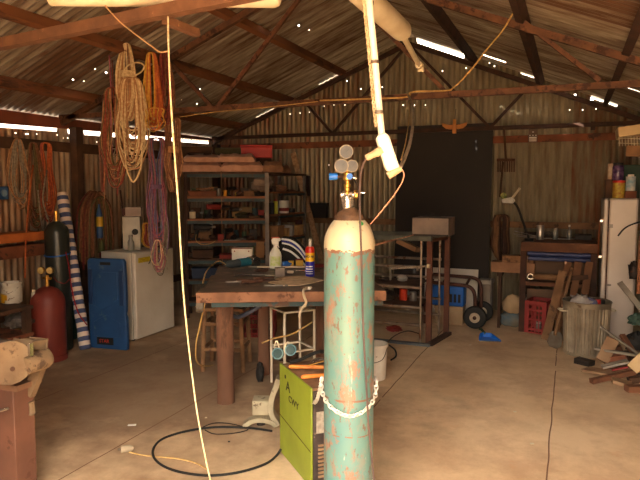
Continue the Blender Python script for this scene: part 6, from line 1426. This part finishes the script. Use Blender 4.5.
# ================================================================ FOREGROUND STUMP BENCH, bottom left
fL = 3.12
c_ = lf((12 - 320) / FL * fL, fL)
t = thing('stump_bench', 'rough bench of split logs on a red brown post, bottom left corner', 'bench', c_, 0)
m_rp = mat('red_post', (112, 74, 58), (86, 56, 44), 4, .7, 0, .2, (86, 50, 38), .3)
m_lg = mat('split_log', (130, 108, 82), (98, 78, 58), 5, .85, 0, .6, (74, 56, 42), .45, 9)
MB().b2((-.13, -.06, 0), (.022, .07, .60)).build('post', m_rp, t, bevel=.004)
def logm(p, q, r0, r1, seed, n=18):
    q_ = random.Random(seed); mb = MB(); K = 6; P = [Vector(p).lerp(Vector(q), i / K) for i in range(K + 1)]
    return mb.tube(P, [r0 + (r1 - r0) * i / K + (q_.random() - .5) * .012 for i in range(K + 1)], n)
Q = lambda u, v, f: at(u, v, f=f)
logm(Q(10, 363, 2.96), Q(-20, 352, 3.6), .112, .1, 3).build('log', m_lg, t, W=True)
lg = MB().cyl(Q(12.5, 369, 2.94), Q(12.4, 369, 2.97), .012, n=10); lg.build('knot', wooddk, t, W=True)
MB().beam(Q(22, 350, 3.1), Q(38, 348, 3.2), .12, .1).build('block', mat('block_tan', (132, 108, 80), (104, 82, 60), 6, .85, 0, .4), t, W=True, bevel=.006)
MB().b2(*(lambda p: ((p.x - .008, p.y - .01, p.z - .03), (p.x + .008, p.y + .01, p.z + .035)))(Q(30.5, 350, 3.0))).build('steel_strip', chrome, t, W=True)
logm(Q(26, 366, 3.0), Q(48, 357, 3.12), .042, .05, 5).build('log_end', m_lg, t, W=True)
logm(Q(30, 358, 3.05), Q(45, 352, 3.2), .032, .03, 6).build('log_end', m_lg, t, W=True)
MB().beam(Q(40, 366, 3.14), Q(29, 394, 3.16), .035, .06, up=(1, 0, 0)).build('brace', MATS['split_log'], t, W=True)
MB().beam(Q(29, 401, 3.16), Q(31, 414, 3.16), .03, .05, up=(1, 0, 0)).build('wood_cleat', MATS['split_log'], t, W=True, bevel=.008)
MB().b2((-.4, -.06, .60), (.05, .1, .63)).build('plank_top', mat('plank_grime', (130, 96, 72), (96, 70, 52), 5, .8, 0, .4), t)
MB().tube([Q(-4, 412, 3.02), Q(8, 408.5, 3.0)], .008, 8).build('bolt', chrome, t, W=True)
# litter on the floor
p_ = at(132, 425.5, z=.003)
tag(place(MB().box((0, 0, .004), (.055, .02, .006)).build('paper_scrap', white), p_, YAW + .1), 'small white paper scrap on the floor above the black cable loop', 'paper')
for u, v, s_, lab in ((470, 345, .012, 'pale chip on the floor left of the blue dustpan'), (515, 412, .012, 'white chip on the open floor in the right foreground'), (532, 444, .014, 'pale chip nearest the camera in the right foreground'), (206, 418, .01, 'blue grey chip on the floor near the front log leg'), (229, 442, .009, 'dark chip on the floor inside the black cable loop')):
    tag(place(MB().box((0, 0, .003), (s_ * 1.6, s_, .005), rot=(0, 0, .5)).build('floor_chip', creamp if 'dark' not in lab else grimy), at(u, v, z=.001)), lab, 'chip')

# ================================================================ light and camera
w = bpy.data.worlds.new('sky'); SC.world = w; w.use_nodes = True
bg = w.node_tree.nodes['Background']; bg.inputs[0].default_value = (1.0, .85, .68, 1); bg.inputs[1].default_value = 15.0
wt = w.node_tree; tcw = wt.nodes.new('ShaderNodeTexCoord'); sw = wt.nodes.new('ShaderNodeSeparateXYZ'); wt.links.new(tcw.outputs['Generated'], sw.inputs[0])
rw = wt.nodes.new('ShaderNodeMapRange'); rw.interpolation_type = 'SMOOTHSTEP'     # sky dimmed towards the horizon, added so floor light falls off faster
for i_, v_ in ((1, .08), (2, .5), (3, 4.0), (4, 35.0)): rw.inputs[i_].default_value = v_
wt.links.new(sw.outputs[2], rw.inputs[0]); wt.links.new(rw.outputs[0], bg.inputs[1])
l = bpy.data.lights.new('doorway_portal', 'AREA'); l.shape = 'RECTANGLE'; l.size = 3.8; l.size_y = 3.8
l.cycles.is_portal = True
o = bpy.data.objects.new('doorway_portal', l); COL.objects.link(o); o.location = (-.7, YF - .04, 1.85); o.rotation_euler = (R(90), 0, 0)
# the camera's own flash, a small weak one, just above the lens
fl_ = bpy.data.lights.new('camera_flash', 'POINT'); fl_.energy = 13; fl_.color = (1, .90, .74); fl_.shadow_soft_size = .03
o = bpy.data.objects.new('camera_flash', fl_); COL.objects.link(o); o.location = lf(.05, 0.02, CH + .05)

sl = bpy.data.lights.new('sun', 'SUN'); sl.energy = 20; sl.color = (1, .92, .78); sl.angle = R(.6)
o = bpy.data.objects.new('sun', sl); COL.objects.link(o)
dv_ = Vector((.25, math.cos(R(57)), -math.sin(R(57)))); o.rotation_euler = dv_.to_track_quat('-Z', 'Y').to_euler(); o.location = (1, -8, 8)

cam = bpy.data.cameras.new('camera'); co = bpy.data.objects.new('camera', cam); COL.objects.link(co)
co.location = (0, 0, CH); co.rotation_euler = (math.pi / 2 - PIT, 0, YAW)
cam.sensor_width = 36; cam.lens = FL / 640 * 36; cam.clip_start = .05
SC.camera = co
vs = SC.view_settings; vs.view_transform = 'Standard'; vs.look = 'None'; vs.gamma = 1; vs.exposure = .2; vs.use_curve_mapping = False
SC.cycles.use_denoising = True
SC.cycles.max_bounces = 8; SC.cycles.diffuse_bounces = 5
SC.cycles.caustics_reflective = False; SC.cycles.caustics_refractive = False
